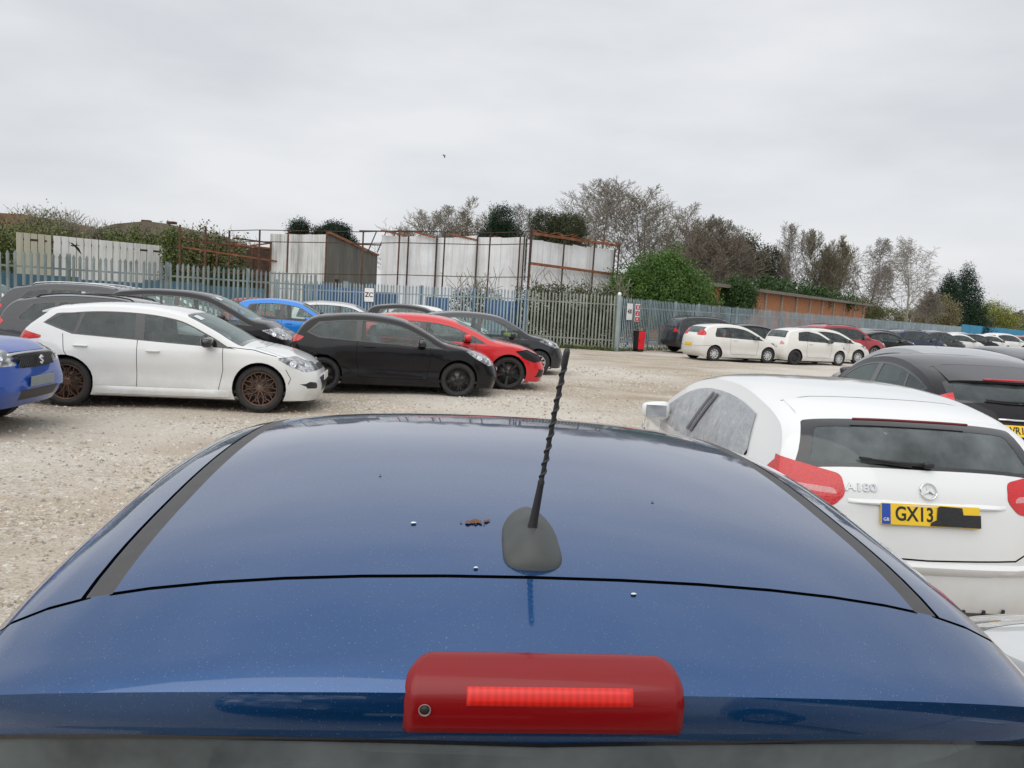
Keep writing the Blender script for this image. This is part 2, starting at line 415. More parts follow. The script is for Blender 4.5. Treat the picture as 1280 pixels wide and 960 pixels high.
    def extract(s, name, tags, mats, parent, mirror='both', off=0, inner=None, tagmat=None, smooth_ang=32):
        """pull the tagged faces out as one mesh; mirror: both / right (y>0 mirrored to the car's right side) / left"""
        vm = {}; V = []; F = []; MI = []; lay = s.lay
        s.bm.normal_update()
        for f in s.bm.faces:
            if f[lay] not in tags: continue
            idx = []
            for v in f.verts:
                if v not in vm: vm[v] = len(V); V.append(v.co + v.normal * off)
                idx.append(vm[v])
            F.append(idx); MI.append(tagmat.get(f[lay], 0) if tagmat else 0)
        if not F: return None
        if inner:
            # dark inner skin behind the outer one
            vi = {}; it, thick, mi = inner
            for f in s.bm.faces:
                if f[lay] not in it: continue
                idx = []
                for v in f.verts:
                    if v not in vi: vi[v] = len(V); V.append(v.co - v.normal * thick)
                    idx.append(vi[v])
                F.append(idx[::-1]); MI.append(mi)
        n = len(V); VV = []; FF = []; MM = []
        if mirror in ('both', 'left'): VV += [tuple(v) for v in V]; FF += F; MM += MI
        if mirror in ('both', 'right'):
            b = len(VV); VV += [(v.x, -v.y, v.z) for v in V]; FF += [[b + i for i in f[::-1]] for f in F]; MM += MI
        me = bpy.data.meshes.new(name); me.from_pydata(VV, [], FF)
        me.polygons.foreach_set('material_index', MM)
        bm = bmesh.new(); bm.from_mesh(me); bmesh.ops.remove_doubles(bm, verts=[v for v in bm.verts if abs(v.co.y) < 1e-4], dist=1e-4); bm.to_mesh(me); bm.free()
        me.polygons.foreach_set('use_smooth', [True] * len(me.polygons))
        me.set_sharp_from_angle(angle=R(smooth_ang)); me.update()
        return link(name, me, mats, parent)

_wheels = {}
def wheel_meshes(style, rad, wid, rimmat):
    key = (style, rad, wid, rimmat.name)
    if key in _wheels: return _wheels[key]
    rr = rad * (.76 if style not in ('cap', 'steel') else .64); h = wid / 2
    # outer face of the wheel looks along -Y
    t = MB(); prof = [(-h * .72, rr - .005), (-h * .92, rr + .01), (-h * 1.0, rr + (rad - rr) * .45), (-h * .93, rad - .022), (-h * .78, rad - .006), (-h * .4, rad), (h * .4, rad), (h * .78, rad - .006), (h * .95, rad - .03), (h, rr + .02), (h * .8, rr - .01)]
    t.lathe(prof, n=40)
    for k in range(54):                                    # tread blocks on the shoulder
        a = 2 * math.pi * k / 54
        for sy in (-1, 1):
            t.box((math.cos(a) * (rad - .004), sy * h * .62, math.sin(a) * (rad - .004)), (.014, h * .5, .024), Matrix.Rotation(-a, 3, 'Y'))
    hub = MB(); hub.lathe([(-h * .28, .0005), (-h * .28, rr * .62), (-h * .1, rr * .62), (-h * .1, rr - .01), (h * .6, rr - .01)], n=28)
    r = MB()
    r.lathe([(-h * .72, rr), (-h * .80, rr - .004), (-h * .76, rr - .016), (-h * .3, rr - .024), (h * .5, rr - .03), (h * .7, rr)], n=40)
    def spoke(a0, r0, a1, r1, w0, w1, y0=-.50, y1=-.70, d=.022):
        p0 = Vector((math.cos(a0) * r0, 0, math.sin(a0) * r0)); p1 = Vector((math.cos(a1) * r1, 0, math.sin(a1) * r1)); dd = (p1 - p0).normalized(); sx = Vector((-dd.z, 0, dd.x))
        vs = []
        for p, w_, y in ((p0, w0, y0 * h), (p1, w1, y1 * h)):
            vs += [p - sx * w_ + Vector((0, y + d, 0)), p - sx * w_ * .7 + Vector((0, y, 0)), p + sx * w_ * .7 + Vector((0, y, 0)), p + sx * w_ + Vector((0, y + d, 0))]
        r.add(vs, [(0, 1, 5, 4), (1, 2, 6, 5), (2, 3, 7, 6), (3, 0, 4, 7), (0, 3, 2, 1), (4, 5, 6, 7)])
    def hubc(rad_, y0=-.55): r.lathe([(y0 * h, .0005), (y0 * h, rad_ * .8), ((y0 + .08) * h, rad_), (0, rad_)], n=20)
    ro = rr - .012
    if style == 'mesh':
        for k in range(9):
            a = 2 * math.pi * k / 9; b = math.pi / 9
            spoke(a, rr * .2, a, rr * .55, .010, .009); spoke(a, rr * .52, a + b * .75, ro, .009, .008); spoke(a, rr * .52, a - b * .75, ro, .009, .008)
            spoke(a + b, rr * .36, a + b * .1, rr * .8, .007, .006, -.5, -.62); spoke(a - b, rr * .36, a - b * .1, rr * .8, .007, .006, -.5, -.62)
        hubc(rr * .24)
        for k in range(5):
            a = 2 * math.pi * k / 5; r.lathe([(-.62 * h, .0005), (-.62 * h, .008), (-.4 * h, .01)], Matrix.Translation((math.cos(a) * rr * .17, 0, math.sin(a) * rr * .17)), n=8)
    elif style == 'twin':
        for k in range(5):
            a = 2 * math.pi * k / 5 + .3
            for q in (-1, 1): spoke(a + q * .16, rr * .2, a + q * .10, ro, .016, .011); spoke(a + q * .12, rr * .6, a + q * .36, ro, .010, .008)
        hubc(rr * .24)
    elif style == 'five':
        for k in range(5): spoke(2 * math.pi * k / 5 + .3, rr * .15, 2 * math.pi * k / 5 + .3, ro, .032, .040, -.45, -.72)
        hubc(rr * .22)
    elif style == 'cap':
        r.lathe([(-.62 * h, .0005), (-.66 * h, rr * .35), (-.60 * h, rr * .5), (-.62 * h, rr * .52)], n=28)
        for k in range(9): spoke(2 * math.pi * k / 9, rr * .3, 2 * math.pi * k / 9, ro, .020, .030, -.66, -.74)
        hubc(rr * .2, -.75)
    elif style == 'steel':
        r.lathe([(-.25 * h, .0005), (-.35 * h, rr * .3), (-.6 * h, rr * .5), (-.5 * h, rr * .72), (-.25 * h, rr * .84), (-.5 * h, rr - .01)], n=28)
        hubc(rr * .25, -.45)
        for k in range(12):
            a = 2 * math.pi * k / 12; r.lathe([(-.56 * h, .0005), (-.56 * h, .012), (-.4 * h, .013)], Matrix.Translation((math.cos(a) * rr * .66, 0, math.sin(a) * rr * .66)), n=8)
    elif style == 'multi':
        for k in range(10): spoke(2 * math.pi * k / 10, rr * .2, 2 * math.pi * k / 10, ro, .013, .011)
        hubc(rr * .24)
    res = []
    for nm, mb, mt in (('wheel', hub, MT['brake']), ('tyre', t, MT['rubber']), ('rim', r, rimmat)):
        o = mb.build(nm, mt); res.append(o.data); bpy.data.objects.remove(o)
    _wheels[key] = res; return res
def add_wheel(root, x, y, rad, wid, style, rimmat, steer=0, camber=0):
    ms = wheel_meshes(style, rad, wid, rimmat); h = bpy.data.objects.new('wheel', ms[0]); COL.objects.link(h); h.parent = root
    h.location = (x, y, rad - .004); h.rotation_euler = (R(camber), random.uniform(0, 6), (math.pi if y > 0 else 0) + R(steer))
    h.rotation_mode = 'XYZ'
    for nm, me in zip(('tyre', 'rim'), ms[1:]):
        o = bpy.data.objects.new(nm, me); COL.objects.link(o); o.parent = h

def text_mesh(name, txt, size, mat, parent, M, ext=.001, align='CENTER', bold=0, sx=1):
    cu = bpy.data.curves.new(name, 'FONT'); cu.body = txt; cu.size = size; cu.align_x = align; cu.align_y = 'CENTER'; cu.extrude = ext; cu.offset = bold
    to = bpy.data.objects.new(name, cu); COL.objects.link(to)
    dg = bpy.context.evaluated_depsgraph_get(); me = bpy.data.meshes.new_from_object(to.evaluated_get(dg)); bpy.data.objects.remove(to)
    me.name = name; me.transform(M @ Matrix.Diagonal((sx, 1, 1, 1)))
    me.materials.clear(); return link(name, me, mat, parent)

def superbox(mb, c, d, e=.45, nu=14, nv=10, M=None, taper=None):
    """rounded lump (superellipsoid) with full size d"""
    vs = []; fs = []
    def sp(x, p): return math.copysign(abs(x) ** p, x)
    for i in range(nv + 1):
        a = -math.pi / 2 + math.pi * i / nv
        for j in range(nu):
            b = 2 * math.pi * j / nu
            v = Vector((sp(math.cos(a), e) * sp(math.cos(b), e) * d[0] / 2, sp(math.cos(a), e) * sp(math.sin(b), e) * d[1] / 2, sp(math.sin(a), e) * d[2] / 2))
            if taper: v = taper(v)
            if M: v = M @ v
            vs.append(v + Vector(c))
    for i in range(nv):
        for j in range(nu): k = (j + 1) % nu; fs.append((i * nu + j, i * nu + k, (i + 1) * nu + k, (i + 1) * nu + j))
    mb.add(vs, fs, True)

def seats_into(root, cfg, sh):
    L_ = cfg['ax'][1]; W_ = sh.W2; fx = cfg.get('seatx', L_ - 1.45); z = .0
    f = MB(); f.box(((sh.L) / 2, 0, .27), (sh.L - .9, W_ * 1.75, .04))
    dx = cfg['ws'][2] if len(cfg['ws']) > 2 else L_ - .55
    superbox(f, (dx, 0, .84), (.55, W_ * 1.62, .26), .4)
    superbox(f, (dx - .1, -W_ * .42 * cfg.get('drive', -1) * -1, .93), (.2, .36, .1), .5)
    f.build('interior', MT['seat'], root)
    sw = MB(); c = Vector((dx - .42, -W_ * .43, .90)); rot = Matrix.Rotation(R(-62), 3, 'Y')
    ring = [c + rot @ Vector((math.cos(a) * .185, math.sin(a) * .185, 0)) for a in np.linspace(0, 2 * math.pi, 19)]
    sw.tube(ring, .016, 6, caps=False); sw.bar(ring[0], ring[9], .05, .02); sw.build('steering_wheel', MT['black'], root)
    for k, (sx_, sy_, w_) in enumerate(((fx, -W_ * .43, .46), (fx, W_ * .43, .46), (fx - .85, 0, W_ * 1.4))):
        s_ = MB(); superbox(s_, (sx_ + .2, sy_, .47), (.5, w_, .2), .4)
        superbox(s_, (sx_ - .1, sy_, .78), (.16, w_, .62), .4, M=Matrix.Rotation(R(-14), 3, 'Y'))
        for q in ((0,) if w_ < .6 else (-.42, .42)): superbox(s_, (sx_ - .20, sy_ + q, 1.15 if w_ < .6 else 1.08), (.10, .25, .17), .5)
        s_.build('seat', MT['seat'], root)

def make_car(cfg, name='parked_car', col=None):
    """returns the Empty that parents the parts. rear bumper at x=0, facing +x, right side is -y"""
    sh = Shell(cfg['ctrl'], cfg['W'], ax=cfg['ax'], rad=cfg['rad'], **cfg.get('sh', {})); sh.mesh()
    root = empty(name); pt = col or cfg['paint']; rad = cfg['rad']; ax = cfg['ax']
    T_GONE, T_SEAM, T_TRIM, T_WIN, T_WS, T_RW, T_HEAD, T_TAIL, T_GRILLE, T_PLAST = 90, 91, 1, 10, 30, 31, 40, 50, 2, 3
    # wheel arches
    for xw in ax:
        ar = rad + cfg.get('gap', .045)
        if cfg.get('clad'):
            P = [(xw + math.cos(a) * (ar + .05), rad + math.sin(a) * (ar + .05)) for a in np.linspace(R(-50), R(230), 22)]; sh.cut_side(P, T_PLAST)
        P = [(xw + math.cos(a) * ar, rad + .01 + math.sin(a) * ar) for a in np.linspace(R(-60), R(240), 26)]
        sh.cut_side(P, T_GONE, lambda f: f.calc_center_median().y > .35)
    # window band, panes, pillars
    d = cfg['dlo']; D = sh.dlo(*d['a'], d['m'], d['lean'], 0, d.get('tip', .05), d.get('kick', .02)); sh.cut_side(D, T_TRIM)
    e = d.get('edge', .018)
    D2 = sh.dlo(d['a'][0] + e * 2.4, d['a'][1], d['a'][2] - e * 3, d['a'][3], d['m'] + e, d['lean'] + e * 2, e, d.get('tip', .05) - e * .6, d.get('kick', .02))
    panes = []; rest = D2
    for xb, xt, wd in d['pillars']:                      # from the rear forward
        zb, zt = .8, 1.6
        a, b = (xb - wd / 2, zb), (xt - wd / 2, zt); panes.append(clip(rest, a, b, True)); a, b = (xb + wd / 2, zb), (xt + wd / 2, zt); rest = clip(rest, a, b, False)
    panes.append(rest)
    for k, P in enumerate(panes):
        if len(P) > 2: sh.cut_side(P, T_WIN + k)
    # windscreen and rear window in strip coordinates
    def rr(u0, u1, t, r=.06, tl=None):
        tl = tl or t
        P = rounded([(u0 * 1., -.1), (u0, t), (u1, tl), (u1, -.1)], .12 if r else 0)
        P = []
        for (uu, tt) in [(u0, -.1), (u0, t - .1), (u0 + (u1 - u0) * .03, t - .02), (u0 + (u1 - u0) * .1, t)] + [(u0 + (u1 - u0) * q, t + (tl - t) * q) for q in (.3, .5, .7)] + [(u0 + (u1 - u0) * .92, tl), (u0 + (u1 - u0) * .985, tl - .02), (u1, tl - .1), (u1, -.1)]: P.append((uu, tt))
        return P
    ws = cfg['ws']; u0, u1 = ws[0], ws[1]
    for a, b, t, tg in ((u0, u1, .93, T_TRIM), (u0 + .04 * (u1 - u0), u1 - .07 * (u1 - u0), .885, T_WS)):
        n = 4
        sh.cut_param(rr(a, b, t), tg)
    rw = cfg['rw']
    sh.cut_param(rr(rw[0], rw[1], rw[2], tl=rw[3] if len(rw) > 3 else None), T_TRIM)
    k_ = cfg.get('rwb', .07) * (rw[1] - rw[0]); sh.cut_param(rr(rw[0] + k_, rw[1] - cfg.get('rwtop', k_), rw[2] - cfg.get('rwt', .09), tl=(rw[3] if len(rw) > 3 else rw[2]) - cfg.get('rwt', .09)), T_RW)
    # lamps
    for P, x0 in cfg.get('head', []): sh.cut_side(rounded(P, .03, 3), T_HEAD, lambda f: f.calc_center_median().y > x0)
    for P, x1 in cfg.get('tail', []): sh.cut_side(rounded(P, .03, 3), T_TAIL, lambda f: f.calc_center_median().y > x1)
    for P, x1 in cfg.get('tail_rear', []): sh.cut(rounded(P, .028, 4), EY, EZ, lambda f: f.calc_center_median().x < x1, T_TAIL)
    for P in cfg.get('rev', []): sh.cut(rounded(P, .02, 3), EY, EZ, lambda f: f.calc_center_median().x < .34, 52)
    for P in cfg.get('grille', []): sh.cut(P, EY, EZ, lambda f: f.calc_center_median().x > sh.L - .75, T_GRILLE)
    for P, x1 in cfg.get('fblack', []): sh.cut(P, EY, EZ, lambda f: f.calc_center_median().x > sh.L - x1, T_TRIM)
    for P in cfg.get('rblack', []): sh.cut(P, EY, EZ, lambda f: f.calc_center_median().x < .7 and f.normal.x < -.2, T_PLAST)
    for P in cfg.get('sblack', []): sh.cut_side(P, T_PLAST)
    # shut lines: narrow real gaps over a dark inner skin
    for line in cfg.get('seams', []):
        g = .0045
        for a, b in zip(line[:-1], line[1:]):
            dx, dz = b[0] - a[0], b[1] - a[1]; l = math.hypot(dx, dz); nx, nz = -dz / l * g, dx / l * g; ex, ez = dx / l * g, dz / l * g
            sh.cut_side([(a[0] - nx - ex, a[1] - nz - ez), (b[0] - nx + ex, b[1] - nz + ez), (b[0] + nx + ex, b[1] + nz + ez), (a[0] + nx - ex, a[1] + nz - ez)], T_SEAM, lambda f: f[sh.lay] == 0)
    for UT in cfg.get('useams', []):
        for a, b in zip(UT[:-1], UT[1:]):
            # a strip of fixed width between two (u,t) points
            pa, pb = sh.pos(*a), sh.pos(*b); um = (a[0] + b[0]) / 2; n = sh.inw(um); no = Vector((-n[0], 0, -n[1])); ev = no.cross(EY).normalized()
            A, B = Vector((pa.y, pa.dot(ev))), Vector((pb.y, pb.dot(ev))); dd = (B - A).normalized(); nn = Vector((-dd.y, dd.x)) * cfg.get('sg', .0045)
            c = (pa + pb) / 2; rad_ = (pa - pb).length / 2 + .12
            sh.cut([tuple(A - nn - dd * .003), tuple(B - nn + dd * .003), tuple(B + nn + dd * .003), tuple(A + nn - dd * .003)], EY, ev, lambda f: f[sh.lay] == 0 and f.normal.dot(no) > .1 and (f.calc_center_median() - c).length < rad_, T_SEAM)
    for line in cfg.get('rseams', []):
        g = .0045
        for a, b in zip(line[:-1], line[1:]):
            A, B = Vector(a), Vector(b); dd = (B - A).normalized(); nn = Vector((-dd.y, dd.x)) * g
            sh.cut([tuple(A - nn - dd * .003), tuple(B - nn + dd * .003), tuple(B + nn + dd * .003), tuple(A + nn - dd * .003)], EY, EZ, lambda f: f[sh.lay] in (0, T_PLAST) and f.normal.x < -.1 and f.calc_center_median().x < .6, T_SEAM)
    for hook in cfg.get('hooks', []): hook(sh)
    from mathutils.bvhtree import BVHTree
    bvh = BVHTree.FromBMesh(sh.bm)
    keep = {0, T_TRIM, T_GRILLE, T_PLAST, 5}
    body = sh.extract('body', keep, [pt, MT['blackg'], MT['black'], MT['greyp'] if not cfg.get('clad') else MT['black'], MT['liner'], cfg.get('mat5', MT['black'])], root, inner=(keep | {T_SEAM, T_HEAD, T_TAIL}, .012, 4), tagmat={0: 0, 1: 1, 2: 2, 3: 3, 5: 5})
    gl = cfg.get('glass', 'glass')
    for k, P in enumerate(panes):
        g = MT[cfg.get('pglass', {}).get(k, gl)]
        for sd_ in ('left', 'right'): sh.extract('side_window', {T_WIN + k}, g, root, sd_, off=-.003)
    sh.extract('windscreen', {T_WS}, MT[cfg.get('wglass', gl)], root, off=-.002)
    sh.extract('rear_window', {T_RW}, MT[cfg.get('rglass', 'rear_glass')], root, off=-.002)
    for sd_ in ('left', 'right'):
        if not (cfg.get('nohead') == sd_): hl_ = sh.extract('headlight', {T_HEAD}, cfg.get('headmat', MT['head']), root, sd_, off=.001)
        if cfg.get('head') and cfg.get('nohead') != sd_ and not cfg.get('headmat'):
            P = cfg['head'][0][0]; cx = sum(p[0] for p in P) / len(P); cz = sum(p[1] for p in P) / len(P); ex = max(p[0] for p in P) - min(p[0] for p in P); sl_ = (P[2][1] - P[0][1]) / max(.05, P[2][0] - P[0][0])
            for q, rr_ in ((-.12, .046), (.17, .036)):
                x_ = cx + q * ex; z_ = cz + q * ex * sl_ * .6; loc, nn, _i, _d = bvh.ray_cast(Vector((x_, 2, z_)), Vector((0, -1, 0)))
                if loc is None: continue
                nn = nn if nn.y > 0 else -nn
                if sd_ == 'right': loc = Vector((loc.x, -loc.y, loc.z)); nn = Vector((nn.x, -nn.y, nn.z))
                Mq = Matrix.Translation(loc) @ nn.to_track_quat('Y', 'Z').to_matrix().to_4x4(); hb_ = MB(); hb_.lathe([(.004, .0003), (.0035, rr_ * .45), (.0015, rr_ * .55), (.005, rr_ * .85), (.007, rr_), (.0, rr_ * 1.08)], Mq, 18); hb_.build('lamp_bowl', MT['chrome'], hl_, fix=False)
        tl_ = sh.extract('tail_light', {T_TAIL}, cfg.get('tailmat', MT['red']), root, sd_, off=.003)
        if cfg.get('rev'): sh.extract('reversing_lens', {52}, MT['clearred'], tl_, sd_, off=.003)
    # arch liners, underside
    ln = MB()
    for xw in ax:
        ar = rad + cfg.get('gap', .045)
        for sy in (-1, 1):
            vs = []; A = np.linspace(R(-20), R(200), 20)
            for a in A:
                x, z = xw + math.cos(a) * ar, max(rad + .01 + math.sin(a) * ar, .16); y = sh.W(x, max(z, sh.zs)) - .004
                vs += [(x, sy * y, z), (x, sy * (y - .30), z)]
            ln.add(vs, [(2 * i, 2 * i + 1, 2 * i + 3, 2 * i + 2) for i in range(len(A) - 1)] + [tuple(2 * i + 1 for i in range(len(A)))], False)
    ln.box((sh.L / 2, 0, sh.zs + .03), (sh.L - 1.1, cfg['W'] - .62, .05)); ln.build('underbody', MT['liner'], root, fix=False)
    for i, xw in enumerate(ax):
        for sy in (-1, 1):
            st = cfg.get('rims', ['cap', 'cap']); rm = cfg.get('rimmats', [MT['hubcap']] * 2)
            add_wheel(root, xw, sy * (sh.W(xw, .6) - cfg.get('tw', .2) / 2 - .015), rad, cfg.get('tw', .2), st[i], rm[i], steer=cfg.get('steer', 0) if i else 0)
    # handles and mirrors
    for hx, hz in cfg.get('handles', []):
        for sy in (-1, 1):
            h = MB(); y = sh.W(hx, hz); superbox(h, (hx, sy * (y + .018), hz), (.20, .03, .032), .6, 12, 8)
            h.box((hx - .07, sy * (y + .004), hz), (.025, .03, .022)); h.box((hx + .07, sy * (y + .004), hz), (.025, .03, .022))
            h.build('door_handle', cfg.get('hmat', pt), root, fix=False)
    mx_, mz_ = cfg['mirror']
    for sy in (-1, 1):
        if cfg.get('nomirror') == sy: continue
        y = sh.W(mx_, mz_ - .03); h = MB()
        superbox(h, (mx_, sy * (y + .13), mz_), (.13, .24, .15), .55, 16, 10, taper=lambda v: Vector((v.x * (1 if v.x < 0 else 1.25), v.y, v.z * (1 - .15 * sy * v.y / .12))))
        h.bar((mx_ + .01, sy * (y - .01), mz_ - .05), (mx_, sy * (y + .06), mz_ - .04), .06, .04)
        mo = h.build('door_mirror', cfg.get('mmat', pt), root, fix=False)
        g = MB(); g.box((mx_ - .066, sy * (y + .135), mz_ + .003), (.006, .17, .10)); g.build('mirror_glass', MT['chrome'], mo, .002)
    if cfg.get('plates'):
        for end in cfg['plates']:
            pl = MB(); x, z, tilt = cfg['plates'][end]; s_ = 1 if end == 'front' else -1
            Mx = Matrix.Translation((x, 0, z)) @ Matrix.Rotation(R(tilt) * s_, 4, 'Y')
            pl.box((0, 0, 0), (.012, .52, .112)); o = pl.build('number_plate', MT[cfg.get(end + 'plate', 'wplate' if end == 'front' else 'yplate')], root, .003); o.matrix_local = Mx
    if cfg.get('interior', True): seats_into(root, cfg, sh)
    if cfg.get('rails'):
        u0, u1 = cfg['rails']
        for sy in (-1, 1):
            h = MB(); pts = [sh.pos(u, .86) for u in np.linspace(u0, u1, 14)]; pts = [Vector((p.x, sy * p.y, p.z + .035)) for p in pts]
            pts[0].z -= .035; pts[-1].z -= .035; h.tube(pts, .014, 8); h.build('roof_rail', cfg.get('railmat', MT['black']), root)
    if cfg.get('spoiler'):
        us, ext, dz, wmax = cfg['spoiler']; h = MB(); n = 14; vs = []
        for i in range(n + 1):
            t = -1 + 2 * i / n; tt = t * wmax; p = sh.pos(us, abs(tt)); p.y = math.copysign(p.y, tt); q = sh.pos(us + .8, abs(tt)); q.y = math.copysign(q.y, tt)
            e_ = ext * (1 - .25 * t * t)
            vs += [q + Vector((0, 0, .004)), p + Vector((.01, 0, .012)), Vector((p.x - e_, p.y, p.z + dz)), Vector((p.x - e_ + .004, p.y, p.z + dz - .022)), p + Vector((.03, 0, -.035))]
        fs = []
        for i in range(n):
            for j in range(4): fs.append((i * 5 + j, i * 5 + j + 1, (i + 1) * 5 + j + 1, (i + 1) * 5 + j))
        fs += [tuple(range(5)), tuple(n * 5 + j for j in range(5))[::-1]]
        h.add(vs, fs, True); o = h.build('spoiler', pt, root); o.data.set_sharp_from_angle(angle=R(40))
    sh.bm.free(); root['shell'] = 0; del root['shell']
    return root, sh
# ---------------------------------------------------------------- car kinds
def hatch(L_, H, xg0, zg0, xg1, zg1, xt, xc, zc, zh, zn=None, lo=.17):
    zm = zh - .14 if zn is None else zn
    return [(.14, lo, .3), (.02, lo + .14, .32), (0, lo + .32, .32), (.03, .76, .3), (xg0 - .05, zg0 - .08, .24), (xg0, zg0, .18), (xg1, zg1, .11), (xg1 + .12, H - .10, .1),
            (xg1 + .45, H - .038, .1), ((xg1 + .45 + xt) / 2, H, .1), (xt - .3, H - .03, .1), (xt, H - .085, .1), ((xt * .48 + xc * .52), (H - .085) * .45 + zc * .55 + .03, .1), (xc, zc, .1),
            (xc + .22, zc - .04, .09), (L_ - .46, zh + .02, .12), (L_ - .20, zm + .05, .2), (L_ - .05, .58, .30), (L_, .40, .32), (L_ - .07, lo, .32)]
P_WHITE = paint('white_paint', (.72, .73, .725), rough=.3, dirt=.55, dust=(.33, .30, .25), fine=.12)
P_WHITE2 = paint('ivory_white_paint', (.71, .70, .665), rough=.3, dirt=.5, dust=(.33, .31, .26))
P_BLACK = paint('black_paint', (.006, .006, .008), rough=.25, dirt=.035)
P_DGREY = paint('dark_grey_metallic', (.026, .029, .035), .25, .32, .08)
P_CHAR = paint('charcoal_metallic', (.009, .008, .011), .2, .34, .05)
P_SILVER = paint('silver_metallic', (.42, .43, .44), .75, .32, .3)
P_PSILV = paint('pale_silver_paint', (.62, .63, .63), .2, .32, .35)
P_RED = paint('red_paint', (.62, .012, .018), .0, .3, .12)
P_DRED = paint('dark_red_paint', (.33, .02, .03), .1, .32, .2)
P_BLUE = paint('bright_blue_paint', (.006, .20, .66), .15, .3, .15)
P_VBLUE = paint('royal_blue_paint', (.001, .055, .33), .0, .3, .30)
P_NAVY = paint('navy_paint', (.012, .018, .06), .4, .3, .2)
P_FORE = paint('deep_blue_metallic', (.001, .052, .175), .72, .30, .06, dust=(.26, .30, .34), fine=.8, specks=.5)
HUB = [MT['hubcap']] * 2
BASE = dict(sh=dict(), gap=.045, tw=.2, mirror=(2.65, 1.0))
def C_(**k): d = dict(BASE); d.update(k); return d
def doors5(xa, xb, xc, zt=.96, zb=.30, xr=None):
    """xa front edge of the front door, xb between the doors, xc rear edge of the rear door"""
    s_ = [[(xa, zt - .03), (xa + .01, .6), (xa - .05, zb)], [(xb, zt), (xb, zb)], [(xa - .05, zb), (xc + .40, zb)], [(xc, zt + .03), (xc + .03, .78), (xc + .16, .58), (xc + .40, zb)]]
    return s_
def doors3(xa, xb, zt=.96, zb=.30): return [[(xa, zt - .03), (xa + .01, .6), (xa - .05, zb)], [(xb, zt + .03), (xb - .01, .6), (xb + .06, zb)], [(xa - .05, zb), (xb + .06, zb)]]
GR = [[(-.1, .56), (.42, .58), (.36, .70), (-.1, .72)], [(-.1, .28), (.5, .27), (.56, .40), (-.1, .45)]]

FOCUS = C_(paint=P_WHITE, W=1.82, ctrl=hatch(4.36, 1.485, .17, 1.03, .46, 1.29, 2.38, 3.28, .97, .82), ax=(.84, 3.49), rad=.335,
    dlo=dict(a=(0.52, 1.035, 3.16, 0.9), m=.03, lean=.16, tip=.12, kick=.40, pillars=[(.90, 1.12, .05), (1.83, 1.80, .13), (3.02, 2.84, .34)]),
    pglass={0: 'dark_glass', 1: 'dark_glass'}, ws=(11.1, 12.95, 2.95), rw=(5.15, 6.0, .86),
    head=[([(3.70, .80), (3.95, .815), (4.22, .70), (4.30, .61), (4.12, .60), (3.9, .69)], .3)],
    tail=[([(-.05, .94), (-.05, 1.02), (.10, 1.13), (.20, 1.06), (.52, .975), (.50, .94), (.30, .91)], .4)],
    grille=[[(-.1, .60), (.34, .61), (.28, .68), (-.1, .69)], [(-.1, .30), (.36, .29), (.50, .50), (.30, .52), (-.1, .50)], [(.62, .36), (.66, .35), (.80, .36), (.83, .42), (.78, .46), (.66, .44)]], rblack=[[(-.1, .22), (.62, .22), (.55, .38), (-.1, .40)]],
    seams=doors5(2.97, 1.80, .80, .98) + [[(3.86, .63), (3.93, .5), (3.9, .42)], [(3.05, .93), (3.4, .90), (3.72, .82)]],
    useams=[[(7.8, 0), (7.8, .3), (7.8, .6), (7.6, .86)], [(14.0, .0), (14.0, .5), (13.6, .80), (14.6, .93), (15.3, .93)], [(6.4, 0), (6.4, .5), (6.35, .8)]],
    handles=[(1.05, .86), (2.02, .83)], mirror=(2.78, .985), mmat=MT['blackg'], rims=['mesh', 'mesh'], rimmats=[MT['bronze']] * 2, spoiler=(6.9, .20, -.045, .80), plates={'front': (4.36, .50, 0)})
CORSA = C_(paint=P_BLACK, W=1.74, ctrl=hatch(4.02, 1.48, .13, 1.02, .36, 1.31, 2.15, 3.02, .99, .84), ax=(.70, 3.21), rad=.32,
    dlo=dict(a=(0.4, 1.005, 2.92, 0.885), m=.035, lean=.20, tip=.08, kick=.22, pillars=[(1.33, 1.36, .10), (2.80, 2.62, .10)]), pglass={0: 'dark_glass'}, ws=(11.1, 12.95, 2.7), rw=(5.15, 6.0, .86),
    head=[([(3.33, .86), (3.6, .87), (3.85, .74), (3.94, .62), (3.78, .60), (3.55, .72)], .3)],
    tail=[([(-.05, .86), (-.05, 1.02), (.1, 1.06), (.36, 1.0), (.28, .93), (.1, .87)], .4)],
    grille=GR + [[(.6, .30), (.72, .30), (.76, .40), (.62, .40)]], rblack=[[(-.1, .22), (.62, .22), (.55, .38), (-.1, .40)]], seams=doors3(2.66, 1.32) + [[(3.5, .70), (3.56, .5), (3.52, .4)]],
    useams=[[(14.0, .0), (14.0, .5), (13.6, .80), (14.6, .93), (15.3, .93)]],
    handles=[(1.55, .87)], mirror=(2.50, .98), mmat=MT['blackg'], rims=['twin', 'twin'], rimmats=[MT['blackrim']] * 2, plates={'front': (4.0, .48, 0)})
